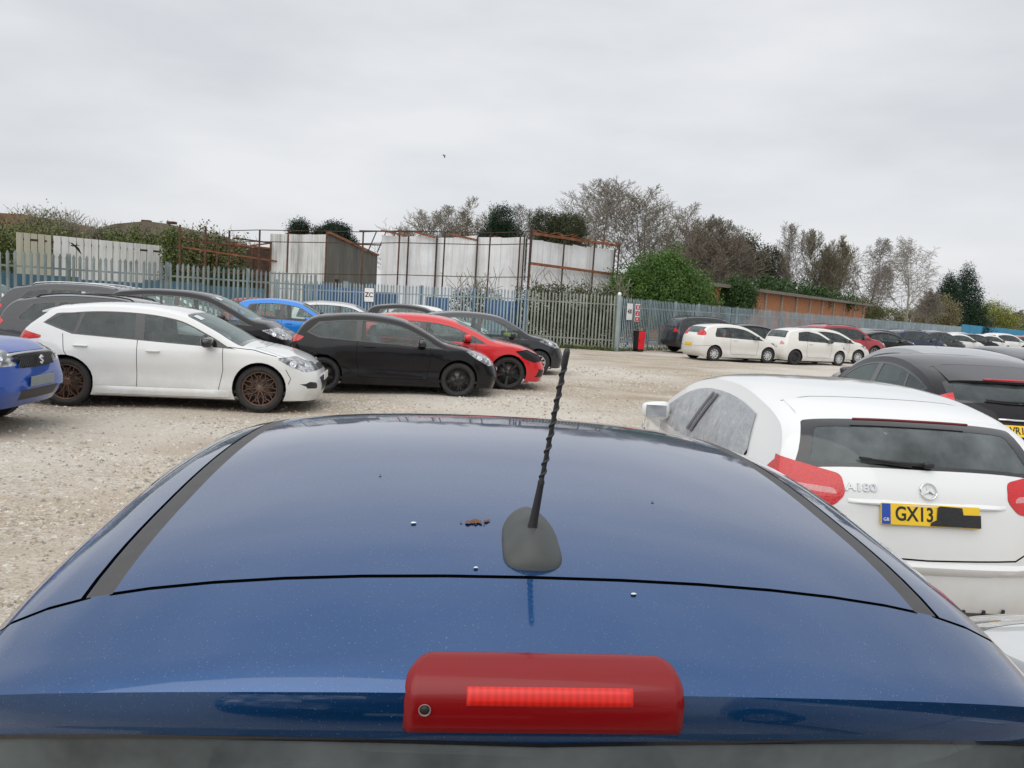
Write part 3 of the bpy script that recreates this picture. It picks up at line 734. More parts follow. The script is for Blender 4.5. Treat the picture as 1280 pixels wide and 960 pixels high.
ACLASS = C_(paint=P_WHITE, W=1.78, ctrl=hatch(4.29, 1.43, .13, 1.05, .38, 1.295, 2.35, 3.22, .98, .84), ax=(.78, 3.48), rad=.33, sh=dict(rt=.15, step=.11, tum=.32),
    dlo=dict(a=(0.62, 0.965, 3.02, 0.89), m=.045, lean=.20, tip=.06, pillars=[(1.75, 1.72, .12), (2.86, 2.7, .08)]), ws=(11.1, 12.95, 2.9), rw=(5.05, 6.05, .88, .84), rglass='rear_glass', rwtop=.24,
    head=[([(3.60, .78), (3.85, .82), (4.12, .70), (4.2, .60), (4.0, .56), (3.78, .64)], .3)],
    tail_rear=[([(.445, 1.025), (.43, .93), (.49, .865), (.62, .85), (1.0, .90), (1.0, 1.065), (.74, 1.085)], .34)],
    grille=[[(-.1, .50), (.36, .54), (.40, .70), (-.1, .70)], [(-.1, .28), (.5, .26), (.5, .38), (-.1, .40)], [(.56, .27), (.80, .27), (.78, .44), (.60, .40)]],
    seams=doors5(2.80, 1.74, .62, .97), useams=[[(7.75, 0), (7.75, .3), (7.75, .6), (7.6, .86)], [(14.0, .0), (14.0, .5), (13.6, .80), (14.6, .93), (15.3, .93)]],
    handles=[(.98, .87), (1.95, .85)], mirror=(2.62, 1.0), rims=['five', 'five'], rimmats=[MT['blackrim']] * 2, spoiler=(6.85, .10, -.035, .84))
NOTE = C_(paint=P_DGREY, W=1.69, ctrl=hatch(4.08, 1.54, .12, .98, .33, 1.38, 2.30, 3.15, 1.02, .90), ax=(.72, 3.32), rad=.31,
    dlo=dict(a=(0.4, 0.945, 3.05, 0.885), m=.04, lean=.12, pillars=[(.80, .92, .06), (1.72, 1.72, .10), (2.82, 2.6, .06)]), ws=(11.1, 12.95, 2.8), rw=(5.2, 6.0, .85),
    head=[([(3.30, .86), (3.6, .98), (3.88, .80), (3.95, .70), (3.75, .70)], .25)], tail=[([(-.05, .8), (-.05, 1.15), (.15, 1.2), (.22, .9)], .4)], grille=GR,
    seams=doors5(2.74, 1.72, .66), handles=[(.95, .88), (1.9, .86)], mirror=(2.58, 1.0), mmat=P_DGREY, rims=['cap', 'cap'], rimmats=HUB, plates={'front': (4.06, .50, 0)})
CMAX = C_(paint=P_CHAR, W=1.83, ctrl=hatch(4.38, 1.63, .15, 1.05, .42, 1.46, 2.50, 3.55, 1.06, .88), ax=(.85, 3.50), rad=.33,
    dlo=dict(a=(0.45, 1.025, 3.5, 0.925), m=.04, lean=.15, pillars=[(.98, 1.12, .06), (1.86, 1.86, .10), (2.95, 2.70, .06)]), ws=(11.1, 12.95, 3.1), rw=(5.2, 6.0, .85),
    head=[([(3.68, .84), (3.95, .90), (4.20, .76), (4.30, .64), (4.1, .66), (3.9, .74)], .3)], tail=[([(-.05, .9), (-.05, 1.05), (.1, 1.2), (.30, 1.05), (.25, .95)], .4)], grille=GR,
    seams=doors5(2.98, 1.86, .80), handles=[(1.1, .9), (2.05, .88)], mirror=(2.85, 1.05), mmat=P_CHAR, rims=['cap', 'cap'], rimmats=HUB, plates={'front': (4.37, .50, 0)})
VIT = C_(paint=P_VBLUE, W=1.81, ctrl=[(.14, .34, .3), (.02, .46, .3), (0, .6, .3), (.03, .8, .28), (.06, 1.02, .22), (.10, 1.1, .16), (.26, 1.50, .12), (.38, 1.63, .1), (.8, 1.68, .1), (1.6, 1.70, .1), (2.2, 1.68, .1), (2.5, 1.62, .1), (2.95, 1.37, .1), (3.22, 1.14, .1), (3.45, 1.10, .12), (4.12, 1.00, .16), (4.30, .90, .24), (4.38, .70, .26), (4.42, .50, .28), (4.30, .32, .3)], ax=(.80, 3.44), rad=.355, clad=False,
    sh=dict(belt=1.05, zs=.32, ft=.12, step=.11), dlo=dict(a=(0.35, 1.025, 3.15, 1.015), m=.05, lean=.12, pillars=[(.95, 1.0, .1), (1.85, 1.85, .12), (2.9, 2.75, .06)]), ws=(11.1, 12.95, 2.85), rw=(5.2, 6.0, .85), pglass={0: 'dark_glass', 1: 'dark_glass'},
    head=[([(3.93, .92), (4.10, .965), (4.34, .955), (4.40, .82), (4.36, .79), (4.0, .80)], .42)], tail=[([(-.05, .8), (-.05, 1.15), (.1, 1.15), (.1, .8)], .5)],
    grille=[[(-.1, .745), (.30, .755), (.40, .90), (.36, .925), (-.1, .925)], [(-.1, .40), (.40, .40), (.42, .52), (-.1, .52)], ],
    seams=doors5(2.9, 1.86, .8, 1.08, .42), useams=[[(15.75, 0), (15.7, .5), (15.3, .80), (14.4, .92), (13.8, .93)]],
    handles=[(1.1, .98), (2.05, .96)], mirror=(2.7, 1.15), rims=['five', 'five'], rimmats=[MT['alloy']] * 2, rails=(8, 10.6), plates={'front': (4.435, .605, 4)}, frontplate='greyplate')
MT['greyplate'] = plain('grey_number_plate', (.22, .25, .25), .35, var=.1)
PUNTO = C_(paint=P_WHITE2, W=1.69, ctrl=hatch(4.03, 1.49, .13, 1.02, .42, 1.34, 2.2, 3.12, .98, .80), ax=(.72, 3.23), rad=.30,
    dlo=dict(a=(0.72, 0.965, 3, 0.875), m=.04, lean=.08, tip=.1, pillars=[(1.42, 1.40, .10), (2.8, 2.6, .06)]), ws=(11.1, 12.95, 2.8), rw=(5.2, 6.0, .80),
    head=[([(3.30, .80), (3.6, .84), (3.9, .70), (3.8, .62), (3.55, .68)], .3)], tail=[([(.0, 1.0), (.12, 1.22), (.30, 1.26), (.34, 1.05), (.24, 1.0)], .4)], grille=GR, seams=doors3(2.7, 1.42) + [[(.62, .62), (.3, .60), (.02, .58)]],
    handles=[(1.62, .86)], mirror=(2.55, .98), mmat=MT['black'], rims=['cap', 'cap'], rimmats=HUB, plates={'rear': (-.012, .63, -3)}, rearplate='yplate')
F500 = C_(paint=P_WHITE2, W=1.63, ctrl=hatch(3.55, 1.49, .14, 1.0, .40, 1.36, 1.80, 2.62, 1.0, .86, .68), ax=(.62, 2.92), rad=.295, sh=dict(rt=.15, ft=.2),
    dlo=dict(a=(0.72, 0.965, 2.45, 0.915), m=.04, lean=.06, tip=.08, pillars=[(1.18, 1.18, .09), (2.35, 2.2, .05)]), ws=(11.1, 12.95, 2.25), rw=(5.2, 6.0, .80),
    head=[([(3.05, .78), (3.12, .88), (3.25, .88), (3.32, .78), (3.25, .68), (3.12, .68)], .3)], tail=[([(.0, .80), (.0, .98), (.12, 1.0), (.14, .80)], .42)], tailmat=MT['clearred'],
    grille=[[(-.1, .3), (.5, .3), (.5, .4), (-.1, .4)]], seams=doors3(2.42, 1.16), handles=[(1.34, .86)], mirror=(2.24, .98), mmat=MT['black'], rims=['steel', 'cap'], rimmats=[MT['steel'], MT['hubcap']])
I10 = C_(paint=P_BLUE, W=1.62, ctrl=hatch(3.65, 1.56, .10, .98, .30, 1.40, 2.05, 2.85, 1.02, .90), ax=(.62, 3.0), rad=.29,
    dlo=dict(a=(0.48, 0.985, 2.85, 0.915), m=.04, lean=.12, tip=.09, pillars=[(.80, .86, .03), (1.55, 1.55, .13), (2.6, 2.4, .06)]), ws=(11.1, 12.95, 2.6), rw=(5.2, 6.0, .85),
    head=[([(2.9, .86), (3.2, .94), (3.5, .76), (3.4, .68)], .3)], tail=[([(.0, .9), (.0, 1.2), (.15, 1.2), (.2, .9)], .4)], grille=GR, seams=doors5(2.5, 1.55, .6), handles=[(.9, .88), (1.75, .86)], mirror=(2.3, 1.0), rims=['cap', 'cap'], rimmats=HUB)
EST = C_(paint=P_DGREY, W=1.80, ctrl=hatch(4.30, 1.52, .15, 1.02, .48, 1.40, 2.55, 3.35, 1.0, .84), ax=(.85, 3.45), rad=.33, sh=dict(),
    dlo=dict(a=(0.55, 1.005, 3.5, 0.915), m=.04, lean=.18, tip=.06, pillars=[(1.15, 1.22, .07), (2.1, 2.1, .12), (3.2, 3.0, .06)]), pglass={0: 'dark_glass'}, ws=(11.1, 12.95, 3.0), rw=(5.2, 6.0, .86),
    head=[([(3.6, .80), (3.9, .84), (4.18, .70), (4.1, .62), (3.8, .68)], .3)], tail=[([(-.05, .85), (-.05, 1.02), (.1, 1.15), (.35, 1.0), (.25, .88)], .4)], grille=GR, seams=doors5(2.85, 1.9, .85), handles=[(1.15, .9), (2.1, .88)],
    mirror=(2.7, 1.0), mmat=P_DGREY, rims=['multi', 'multi'], rimmats=[MT['alloy']] * 2, rails=(7.6, 10.7), spoiler=(6.9, .16, -.03, .8))
SUV = C_(paint=P_DGREY, W=1.84, ctrl=hatch(4.55, 1.69, .12, 1.08, .36, 1.52, 2.6, 3.45, 1.12, .98, .82, .3), ax=(.88, 3.58), rad=.355, clad=True, sh=dict(belt=1.05, zs=.3),
    dlo=dict(a=(0.42, 1.065, 3.35, 0.995), m=.05, lean=.1, tip=.08, pillars=[(1.05, 1.1, .08), (1.95, 1.95, .12), (3.05, 2.85, .06)]), pglass={0: 'dark_glass', 1: 'dark_glass'}, ws=(11.1, 12.95, 3.1), rw=(5.2, 6.0, .86),
    head=[([(3.85, .92), (4.15, .98), (4.45, .84), (4.4, .74), (4.1, .8)], .3)], tail=[([(-.05, .95), (-.05, 1.35), (.18, 1.4), (.16, .95)], .5)], grille=GR, rblack=[[(-.1, .32), (.7, .32), (.7, .55), (-.1, .55)]],
    seams=doors5(2.95, 1.95, .9, 1.05, .42), handles=[(1.2, .98), (2.15, .96)], mirror=(2.85, 1.12), mmat=P_DGREY, rims=['multi', 'multi'], rimmats=[MT['alloy']] * 2, rails=(7.6, 10.7))
SALOON = C_(paint=P_BLACK, W=1.77, ctrl=hatch(4.5, 1.44, .40, 1.04, .95, 1.33, 2.6, 3.5, .98, .80), ax=(.88, 3.55), rad=.315,
    dlo=dict(a=(0.85, 0.965, 3.35, 0.885), m=.04, lean=.25, tip=.04, pillars=[(1.25, 1.4, .06), (2.1, 2.08, .11), (3.15, 2.95, .06)]), ws=(11.1, 12.95, 3.15), rw=(5.2, 6.0, .85),
    head=[([(3.8, .78), (4.1, .80), (4.4, .68), (4.1, .62)], .3)], tail=[([(-.05, .84), (-.05, 1.0), (.1, 1.03), (.42, .98), (.38, .88)], .35)], grille=GR, seams=doors5(3.0, 2.1, 1.0), handles=[(1.3, .87), (2.3, .85)],
    mirror=(2.9, .98), mmat=MT['blackg'], rims=['cap', 'cap'], rimmats=HUB)

def place(root, x, y, h, s=1., z=0., label='', group=None, cat='car'):
    root.location = (x, y, z); root.rotation_euler = (0, 0, R(h)); root.scale = (s, s, s)
    tag(root, label, cat, group); return root
def recolour(root, newp, old):
    """give a copied car another paint: the slot is set per object"""
    for ch in list(root.children) + [g for c in root.children for g in c.children]:
        if ch.type == 'MESH':
            for sl in ch.material_slots:
                if sl.material == old: sl.link = 'OBJECT'; sl.material = newp
GL, GFAR = 'cars parked in the left row', 'cars parked along the far fence'

# left row -----------------------------------------------------------------
focus, fsh = make_car(FOCUS)
def ledge_side(parent, sh, x0, x1, z, out, h, mat, name):
    for sy in (-1, 1):
        V, F = [], []; n = 16
        for i in range(n + 1):
            x = x0 + (x1 - x0) * i / n; k = min(1, min(i, n - i) / 1.5); o = out * k
            V += [(x, sy * (sh.W(x, z + h) - .002), z + h), (x, sy * (sh.W(x, z + h * .4) + o * .8), z + h * .45), (x, sy * (sh.W(x, z) + o), z), (x, sy * (sh.W(x, z) + o * .9), z - .035), (x, sy * (sh.W(x, z) - .10), z - .045)]
        for i in range(n):
            for j in range(4): F.append((5 * i + j, 5 * i + j + 1, 5 * i + j + 6, 5 * i + j + 5))
        m = MB(); m.add(V, F, True); o = m.build(name, mat, parent); o.data.set_sharp_from_angle(angle=R(35))
def sticker(parent, sh, u0, u1, t0, t1, mat, sy=-1):
    V = []; 
    for u in np.linspace(u0, u1, 4):
        for t in np.linspace(t0, t1, 5): p = sh.pos(u, t); n = sh.inw(u); V.append((p.x - n[0] * .004, sy * p.y, p.z - n[1] * .004))
    m = MB(); m.add(V, [(5 * i + j, 5 * i + j + 1, 5 * i + j + 6, 5 * i + j + 5) for i in range(3) for j in range(4)], True); m.build('windscreen_sticker', mat, parent, fix=False)
STK = plain('paper_label', (.62, .64, .64), .6)
ledge_side(focus, fsh, 1.22, 3.08, .235, .035, .07, P_WHITE, 'side_skirt'); sticker(focus, fsh, 11.25, 11.5, .55, .80, STK)
place(focus, -7.27, 11.66, 8.4, 1, label='white five door hatchback with bronze wheels, black mirror and rear spoiler', group=GL)
def badge_s(root):                                       # the slanted S emblem on the grille
    m = MB(); x = 4.412
    z0 = .838
    pts = [(.045, .045), (-.012, .052), (-.045, .020), (.012, -.004), (-.002, .012), (.03, .03)]
    a = [(x, y, z0 + z) for y, z in [(.0, .055), (.045, .030), (.020, .018), (.002, .028), (-.012, .020), (.045, -.010), (.045, -.022), (.0, -.055), (-.045, -.030), (-.020, -.018), (-.002, -.028), (.012, -.020), (-.045, .010), (-.045, .022)]]
    m.prism(a, (.012, 0, 0)); m.build('emblem', MT['chrome'], root, .001)
vit, sh = make_car(VIT)
badge_s(vit)
m = MB()                                                 # bonnet edge reflection put in as a silver strip, then grille mesh
for k in range(15):
    t = -.5 + k / 14
    p0 = sh.posy(16.15, t * .72)
m.cur = 0
pts = [sh.posy(15.9, y) + Vector((.012, 0, .0)) for y in np.linspace(-.46, .46, 15)]
m.tube(pts, .022, 6); m.build('bonnet_glint_strip', MT['alloy'], vit)
m = MB()
for k in range(-9, 10):
    for s_ in (-1, 1): m.bar((4.385 - abs(k) * .002, k * .037 - s_ * .05, .77), (4.375 - abs(k) * .002, k * .037 + s_ * .05, .905), .006, .02)
m.build('grille_mesh', MT['black'], vit)
for sy in (-1, 1):
    m = MB(); m.lathe([(-.004, .0005), (0, .045), (.006, .055), (-.03, .06)], Matrix.Translation((4.19, sy * .66, .52)) @ Matrix.Rotation(R(-90 + sy * 25), 4, 'Z'), 20); m.build('fog_lamp', MT['blackg'], vit)
place(vit, -9.86, 8.55, 5.5, 1, label='royal blue off-roader with mesh grille, only its nose in view', group=GL, cat='off-road car')
corsa, cosh = make_car(CORSA)
place(corsa, -4.26, 14.80, 8.1, .987, label='glossy black three door hatchback with black alloy wheels, nearest the camera after the white one', group=GL)
redc = dict(ACLASS); redc.update(paint=P_RED, nohead='right', interior=True, mmat=P_RED)
red, sh = make_car(redc)
place(red, -3.75, 16.66, 5.9, 1.03, label='bright red hatchback with an empty black headlamp hole and black five spoke wheels', group=GL)
note, _ = make_car(NOTE)
place(note, -2.72, 20.45, 9, .99, label='dark grey small car with rounded nose parked behind the red hatchback', group=GL)
m = MB(); superbox(m, (2.45, -.45, .98), (.5, .35, .1), .5); hv = m.build('safety_vest', plain('hi_vis', (.55, .75, .08), .8), None); hv.matrix_world = Matrix.Translation((-2.55, 20.45, 0)) @ Matrix.Rotation(R(9), 4, 'Z') @ Matrix.Translation((0, 0, 0)); tag(hv, 'folded yellow high visibility vest behind the windscreen of the dark grey small car', 'vest')
i10, _ = make_car(I10)
place(i10, -8.4, 23.1, 8, 1.0, label='bright blue small hatchback seen over the bonnets by the fence', group=GL)
cmax, csh_ = make_car(CMAX)
sticker(cmax, csh_, 11.2, 11.45, .5, .78, STK)
place(cmax, -9.62, 18.05, 7.0, 1.035, label='charcoal people carrier parked behind the white hatchback', group=GL)
est, _ = make_car(EST)
place(est, -9.45, 14.45, 8, 1.0, label='dark grey estate with black roof rails and spoiler, right behind the white hatchback', group=GL)
est2 = copy_tree(est)
for ch in est2.children:
    if ch.name.startswith('roof_rail'): ch.material_slots[0].link = 'OBJECT'; ch.material_slots[0].material = MT['alloy']
if 1: place(est2, -12.0, 18.3, 8, 1.12, label='dark grey estate furthest left, standing next to the palisade fence', group=GL)
sil = copy_tree(est); recolour(sil, P_SILVER, P_DGREY); place(sil, -12.9, 12.6, 8, .98, label='silver estate at the left edge, only its bonnet in view behind the blue off-roader', group=GL)
sil2 = copy_tree(note); recolour(sil2, P_SILVER, P_DGREY); place(sil2, -7.9, 27.0, 8, 1.0, label='silver hatchback whose roof shows right of the bright blue one', group=GL)
blk2 = copy_tree(i10); recolour(blk2, P_BLACK, P_BLUE); place(blk2, -5.0, 25.2, 8, 1.02, label='black hatchback whose roof shows above the black three door hatchback', group=GL)
wht2 = copy_tree(corsa); recolour(wht2, P_WHITE, P_BLACK); place(wht2, -5.1, 28.6, 8, 1.06, label='white hatchback whose roof shows above the red hatchback', group=GL)

# far right rows ------------------------------------------------------------
punto, _ = make_car(PUNTO)
place(punto, 6.89, 30.91, 18.8, .987, label='off-white three door hatchback with yellow rear plate, left one of the two pale cars', group=GFAR)
f5, _ = make_car(F500)
place(f5, 10.40, 31.62, 21.3, .987, label='small rounded white car with one black steel wheel and one hubcap', group=GFAR)
suv, _ = make_car(SUV)
place(suv, 6.9, 35.6, 17.2, 1.0, label='dark grey off-roader with roof rails against the fence, behind the off-white hatchback', group=GFAR, cat='off-road car')
tailc, _ = make_car(SALOON)
place(tailc, 16.95, 40.3, 19.9, 1.01, label='black saloon with red tail lamps right of the small white cars', group=GFAR)
b2 = copy_tree(corsa); place(b2, 8.7, 33.7, 18, 1, label='black hatchback hidden behind the off-white hatchback, its windscreen showing', group=GFAR)
w3 = copy_tree(punto); place(w3, 11.9, 34.3, 16, .99, label='white hatchback with black front wheel, mostly hidden by the small rounded white car', group=GFAR)
r2 = copy_tree(suv); recolour(r2, P_DRED, P_DGREY); place(r2, 14.0, 37.6, 21, .98, label='dark red off-roader with roof rails behind the small white cars', group=GFAR, cat='off-road car')
b3 = copy_tree(i10); recolour(b3, P_BLACK, P_BLUE); place(b3, 14.5, 40.3, 19, 1., label='black small car whose tail shows left of the dark red off-roader', group=GFAR)
FARL = [
 (note, P_DGREY, P_DGREY, 'dark grey small car beyond the red off-roader, its roof showing over the black saloon', 18.8, 43.6, 19, 1.0),
 (est, P_NAVY, P_DGREY, 'navy estate with red tail lamp right of the black saloon', 22.0, 46.6, 20, 1.03),
 (i10, P_DGREY, P_BLUE, 'grey small car between the navy estate and a white hatchback', 26.4, 51.2, 20, 1.0),
 (corsa, P_WHITE, P_BLACK, 'white hatchback left of the black one in the far row', 29.4, 54.6, 20, 1.0),
 (focus, P_BLACK, P_WHITE, 'black five door hatchback between two white ones in the far row', 32.7, 58.6, 20, 1.0),
 (corsa, P_WHITE, P_BLACK, 'white hatchback right of the black one in the far row', 36.4, 62.6, 20, 1.0),
 (cmax, P_WHITE, P_CHAR, 'tall white people carrier left of the dark red car in the far row', 40.3, 67.0, 20, 1.0),
 (corsa, P_DRED, P_BLACK, 'dark red hatchback furthest right but one in the far row', 45.0, 71.6, 20, 1.0),
 (note, P_SILVER, P_DGREY, 'silver hatchback at the right edge of the far row', 49.2, 76.0, 20, 1.0),
 (est, P_SILVER, P_DGREY, 'silver estate whose roof shows beyond the navy one', 25.0, 52.5, 20, 1.0),
 (cmax, P_SILVER, P_CHAR, 'silver people carrier whose roof shows above the white and black hatchbacks', 33.2, 64.6, 20, .95),
 (corsa, P_WHITE, P_BLACK, 'white hatchback roof seen far off by the blue hoarding', 42.0, 76.0, 20, 1.0),
]
for src, newp, old, lab, x, y, h, s_ in FARL:
    c = copy_tree(src)
    if newp != old: recolour(c, newp, old)
    place(c, x, y, h, s_, label=lab, group=GFAR)
# cars beyond the left fence
BEY = [(cmax, P_WHITE, P_CHAR, 'white people carrier seen between the palisade pales beyond the fence', -15.5, 27.5, 10), (corsa, P_DRED, P_BLACK, 'dark red hatchback seen between the pales beyond the left fence', -11.5, 30.4, 10), (i10, P_SILVER, P_BLUE, 'silver small car seen through the left fence', -19.5, 26.0, 10), (note, P_WHITE, P_DGREY, 'white small car beyond the fence under the blue hoarding', -16.3, 32.0, 10)]
for src, newp, old, lab, x, y, h in BEY:
    c = copy_tree(src); recolour(c, newp, old); place(c, x, y, h, 1, label=lab, group='cars beyond the left fence')
# ---------------------------------------------------------------- the blue car in the foreground
def rails_hook(sh):
    def us(n): return np.linspace(9.0, 13.0, n + 1)
    for a, b in zip(us(16)[:-1], us(16)[1:]):
        sh.cut_param([(a, .758), (b, .758), (b, .805), (a, .805)], 5)
        sh.cut_param([(a, .806), (b, .806), (b, .816), (a, .816)], 91)
    for a, b in ((10.6, 10.62), (10.86, 10.88)): sh.cut_param([(a, .77), (b, .77), (b, .80), (a, .80)], 2)
    for a, b in zip(np.linspace(0, .757, 9)[:-1], np.linspace(0, .757, 9)[1:]): pass
FORE = C_(paint=P_FORE, W=1.66, ctrl=[(.10, .22, .3), (.01, .36, .3), (0, .55, .3), (.03, .8, .28), (.10, 1.0, .2), (.305, 1.333, .14), (.300, 1.350, .14), (.300, 1.386, .14), (.345, 1.410, .14), (.45, 1.453, .14), (.75, 1.505, .135), (1.05, 1.525, .12), (1.45, 1.500, .10), (1.75, 1.440, .09), (2.3, 1.20, .12), (2.65, 1.02, .1), (3.0, .96, .10), (3.33, .87, .13), (3.52, .72, .2), (3.62, .55, .3), (3.65, .38, .32), (3.58, .22, .32)],
    ax=(.62, 3.0), rad=.29, sh=dict(n=2.3, step=.05, tum=.20, tq=.30), dlo=dict(a=(.50, 1.02, 2.62, .92), m=.05, lean=.12, tip=.08, pillars=[(.92, .98, .05), (1.55, 1.55, .12), (2.4, 2.25, .05)]),
    ws=(13.1, 14.95, 2.4), rw=(3.9, 4.985, .93), rwb=.012, rwt=.02, sg=.003, mat5=MT['railgrey'] if 'railgrey' in MT else MT['greyp'], head=[([(2.95, .86), (3.2, .92), (3.5, .76), (3.4, .68)], .3)], tail=[([(-.05, .75), (-.05, 1.0), (.12, 1.02), (.2, .78)], .42)],
    grille=GR, seams=doors5(2.35, 1.5, .6), useams=[[(9.0, .0), (9.0, .25), (9.0, .5), (9.0, .757)], [(9.0, .80), (8.95, .90), (8.9, .99)]],
    handles=[(.85, .86), (1.7, .85)], mirror=(2.15, 1.0), rims=['cap', 'cap'], rimmats=HUB, plates={'rear': (-.012, .62, -3)}, rglass='dusty_sheen_glass', hooks=[rails_hook])
fore, sh = make_car(FORE)
place(fore, .079, .451, 95, 1, label='deep blue hatchback right in front of the camera, its roof filling the lower half')
def on(u, y, h=0.):
    p = sh.posy(u, y); e = .03; a = sh.posy(min(u + e, sh.N - 1), y) - sh.posy(u - e, y); b = sh.posy(u, y + .005) - sh.posy(u, y - .005)
    n = a.cross(b).normalized(); n = n if n.z - n.x * .5 > 0 else -n
    return p + n * h
def pathlamp(name, us, half, h, mat, parent, rad_top=.03, nv=36, off=0.):
    V, F = [], []; n = len(us)
    for i, u in enumerate(us):
        k = i / (n - 1); hw = half(k)
        for j in range(nv + 1):
            v = -1 + 2 * j / nv; v = math.copysign(abs(v) ** .85, v); edge = min(1, min(k, 1 - k) / .10, (1 - abs(v)) / .05)
            V.append(on(u, v * hw + off, -.003 + (h + .003) * (1 - (1 - max(0, edge)) ** 2)))
    for i in range(n - 1):
        for j in range(nv): F.append((i * (nv + 1) + j, i * (nv + 1) + j + 1, (i + 1) * (nv + 1) + j + 1, (i + 1) * (nv + 1) + j))
    m = MB(); m.add(V, F, True); return m.build(name, mat, parent)
m_ = Mat('brake_lens').set(rough=.35, coat=.35, coatr=.08, spec=.25, col=(.16, .001, .003)); m_.base(m_.mix(m_.ramp(m_.noise(25, 5), [(.5, 0), (.8, .15)]), (.20, .001, .003), (.20, .02, .02))); BL = m_.m
m_ = Mat('brake_led_strip').set(rough=.4, coat=.2); vv = m_.n.new('ShaderNodeTexWave'); vv.inputs['Scale'].default_value = 42; vv.bands_direction = 'Y'; m_.l.new(m_.coord(), vv.inputs[0]); m_.base(m_.ramp(vv.outputs['Fac'], [(.2, (.56, .006, .002)), (.8, (.66, .012, .003))])); BS = m_.m
us = list(np.linspace(7.98, 7.25, 8)) + [7.15, 7.08, 7.0, 6.92, 6.8, 6.6, 6.4, 6.2, 6.0, 5.85, 5.7]
hb = pathlamp('brake_light', us, lambda k: .1455 - .028 * max(0, (1 - k / .30)) ** 2.2 - .004 * (1 - k), .007, BL, fore)
pathlamp('led_strip', [7.25, 7.1, 7.0, 6.93, 6.85, 6.72, 6.62], lambda k: .088, .0080, BS, hb, off=-.003)
m = MB(); c = on(6.62, .122, .0075); m.lathe([(0, .0058), (-.001, .0064), (-.002, .0060), (-.001, .0052), (.0, .0048), (.001, .0001)], Matrix.Translation(c) @ Matrix.Rotation(R(-90), 4, 'Z'), 20); m.build('screw', plain('screw_ring', (.25, .16, .14), .5), hb, fix=False)
m = MB(); m.lathe([(-.0012, .0001), (-.0012, .0044), (0, .0046)], Matrix.Translation(c) @ Matrix.Rotation(R(-90), 4, 'Z'), 16); m.build('screw_head', MT['black'], hb)
# aerial
AB = plain('aerial_rubber', (.055, .060, .058), .55, var=.12, scale=30)
m = MB(); u0 = 9.33; cx = sh.C(u0)[0]
V, F = [], []; nu, nv = 32, 8
def ufor(x): return float(np.interp(x, [.45, .75], [9, 10])) if x >= .45 else float(np.interp(x, [.345, .45], [8, 9]))
for i in range(nv + 1):
    k = i / nv; r = math.cos(k * math.pi / 2) ** .42; hh = .030 * math.sin(k * math.pi / 2) ** 1.0
    for j in range(nu):
        a = 2 * math.pi * j / nu; ca, sa = math.cos(a), math.sin(a)
        x = math.copysign(abs(ca) ** (.7 if ca > 0 else .45), ca) * .072 * r; y = math.copysign(abs(sa) ** .75, sa) * (.036 - .008 * ca) * r
        hx = hh * (1 - .35 * max(0, x / .07)); hx *= (1 - .55 * min(1, abs(y) / .030) ** 1.3)
        p = on(ufor(.535 + x), y - .001); V.append(p + Vector((0, 0, hx - .001)))
for i in range(nv):
    for j in range(nu): F.append((i * nu + j, i * nu + (j + 1) % nu, (i + 1) * nu + (j + 1) % nu, (i + 1) * nu + j))
m.add(V, F, True); ab = m.build('aerial_base', AB, fore)
W2L = (Matrix.Translation((.079, .451, 0)) @ Matrix.Rotation(R(95), 4, 'Z')).inverted()
a0 = W2L @ Vector((.034, .962, 1.482)); a1 = W2L @ Vector((.0645, .940, 1.7255))
m = MB(); d = a1 - a0; pts = [a0 + d * t for t in np.linspace(0, 1, 60)]; rr_ = []
for t in np.linspace(0, 1, 60):
    if t < .10: r = .0075 - .018 * t
    elif t < .30: r = .0056 - .008 * (t - .1)
    elif t < .32: r = .0045
    elif t < .90: r = .0029
    else: r = .0041 if t < .985 else .0028
    rr_.append(r)
m.tube(pts, rr_, 14); 
hx = []; dn = d.normalized(); e1 = dn.cross(EX).normalized(); e2 = dn.cross(e1)
for k in range(200):
    t = .31 + .60 * k / 199; a = t * 2 * math.pi * 15; hx.append(a0 + d * t + (e1 * math.cos(a) + e2 * math.sin(a)) * .0030)
m.tube(hx, .0017, 6); m.lathe([(-.001, .013), (.003, .012), (.006, .009), (.006, .001)], Matrix.Translation(a0 + Vector((0, 0, -.004))) @ Matrix.Rotation(R(90), 4, 'X'), 20); m.build('aerial_mast', MT['black'], ab)
# bits lying on the roof
def blob(name, u, y, r, mat, lab, cat, n=1, sd_=0):
    rnd = random.Random(sd_); m = MB()
    for k in range(n):
        yy = y + (rnd.gauss(0, .5) * r * 1.3 if n > 1 else 0); uu = u + (rnd.gauss(0, .012) if n > 1 else 0); c = on(uu, yy, .0008); q = r * (rnd.uniform(.08, .30) if n > 1 else 1)
        ring = [c + Vector((math.cos(a) * q * rnd.uniform(.6, 1.1), math.sin(a) * q * rnd.uniform(.7, 1.2), rnd.uniform(0, .0008))) for a in np.linspace(0, 2 * math.pi, 9)[:-1]]
        top = c + Vector((0, 0, .0018)); m.add(ring + [top], [(i, (i + 1) % 8, 8) for i in range(8)], True)
    o = m.build(name, mat, None); o.matrix_world = Matrix.Translation((.079, .451, 0)) @ Matrix.Rotation(R(95), 4, 'Z'); tag(o, lab, cat); return o
WH = plain('bird_dropping_white', (.7, .7, .66), .8); BR = plain('dead_leaf_brown', (.16, .07, .04), .9)
blob('leaf_litter', 9.42, .068, .0135, BR, 'small pile of crumbled brown leaf on the blue roof left of the aerial', 'leaf litter', 34, 3)
blob('bird_dropping', 9.40, .150, .0038, WH, 'tiny white bird dropping on the blue roof, left of the crumbled leaf', 'bird dropping')
blob('bird_dropping', 8.78, -.115, .0035, WH, 'tiny white bird dropping on the tailgate right of the aerial', 'bird dropping')
blob('bird_dropping', 9.05, .07, .0028, WH, 'faint white speck beside the tailgate gap, left of the aerial base', 'bird dropping')
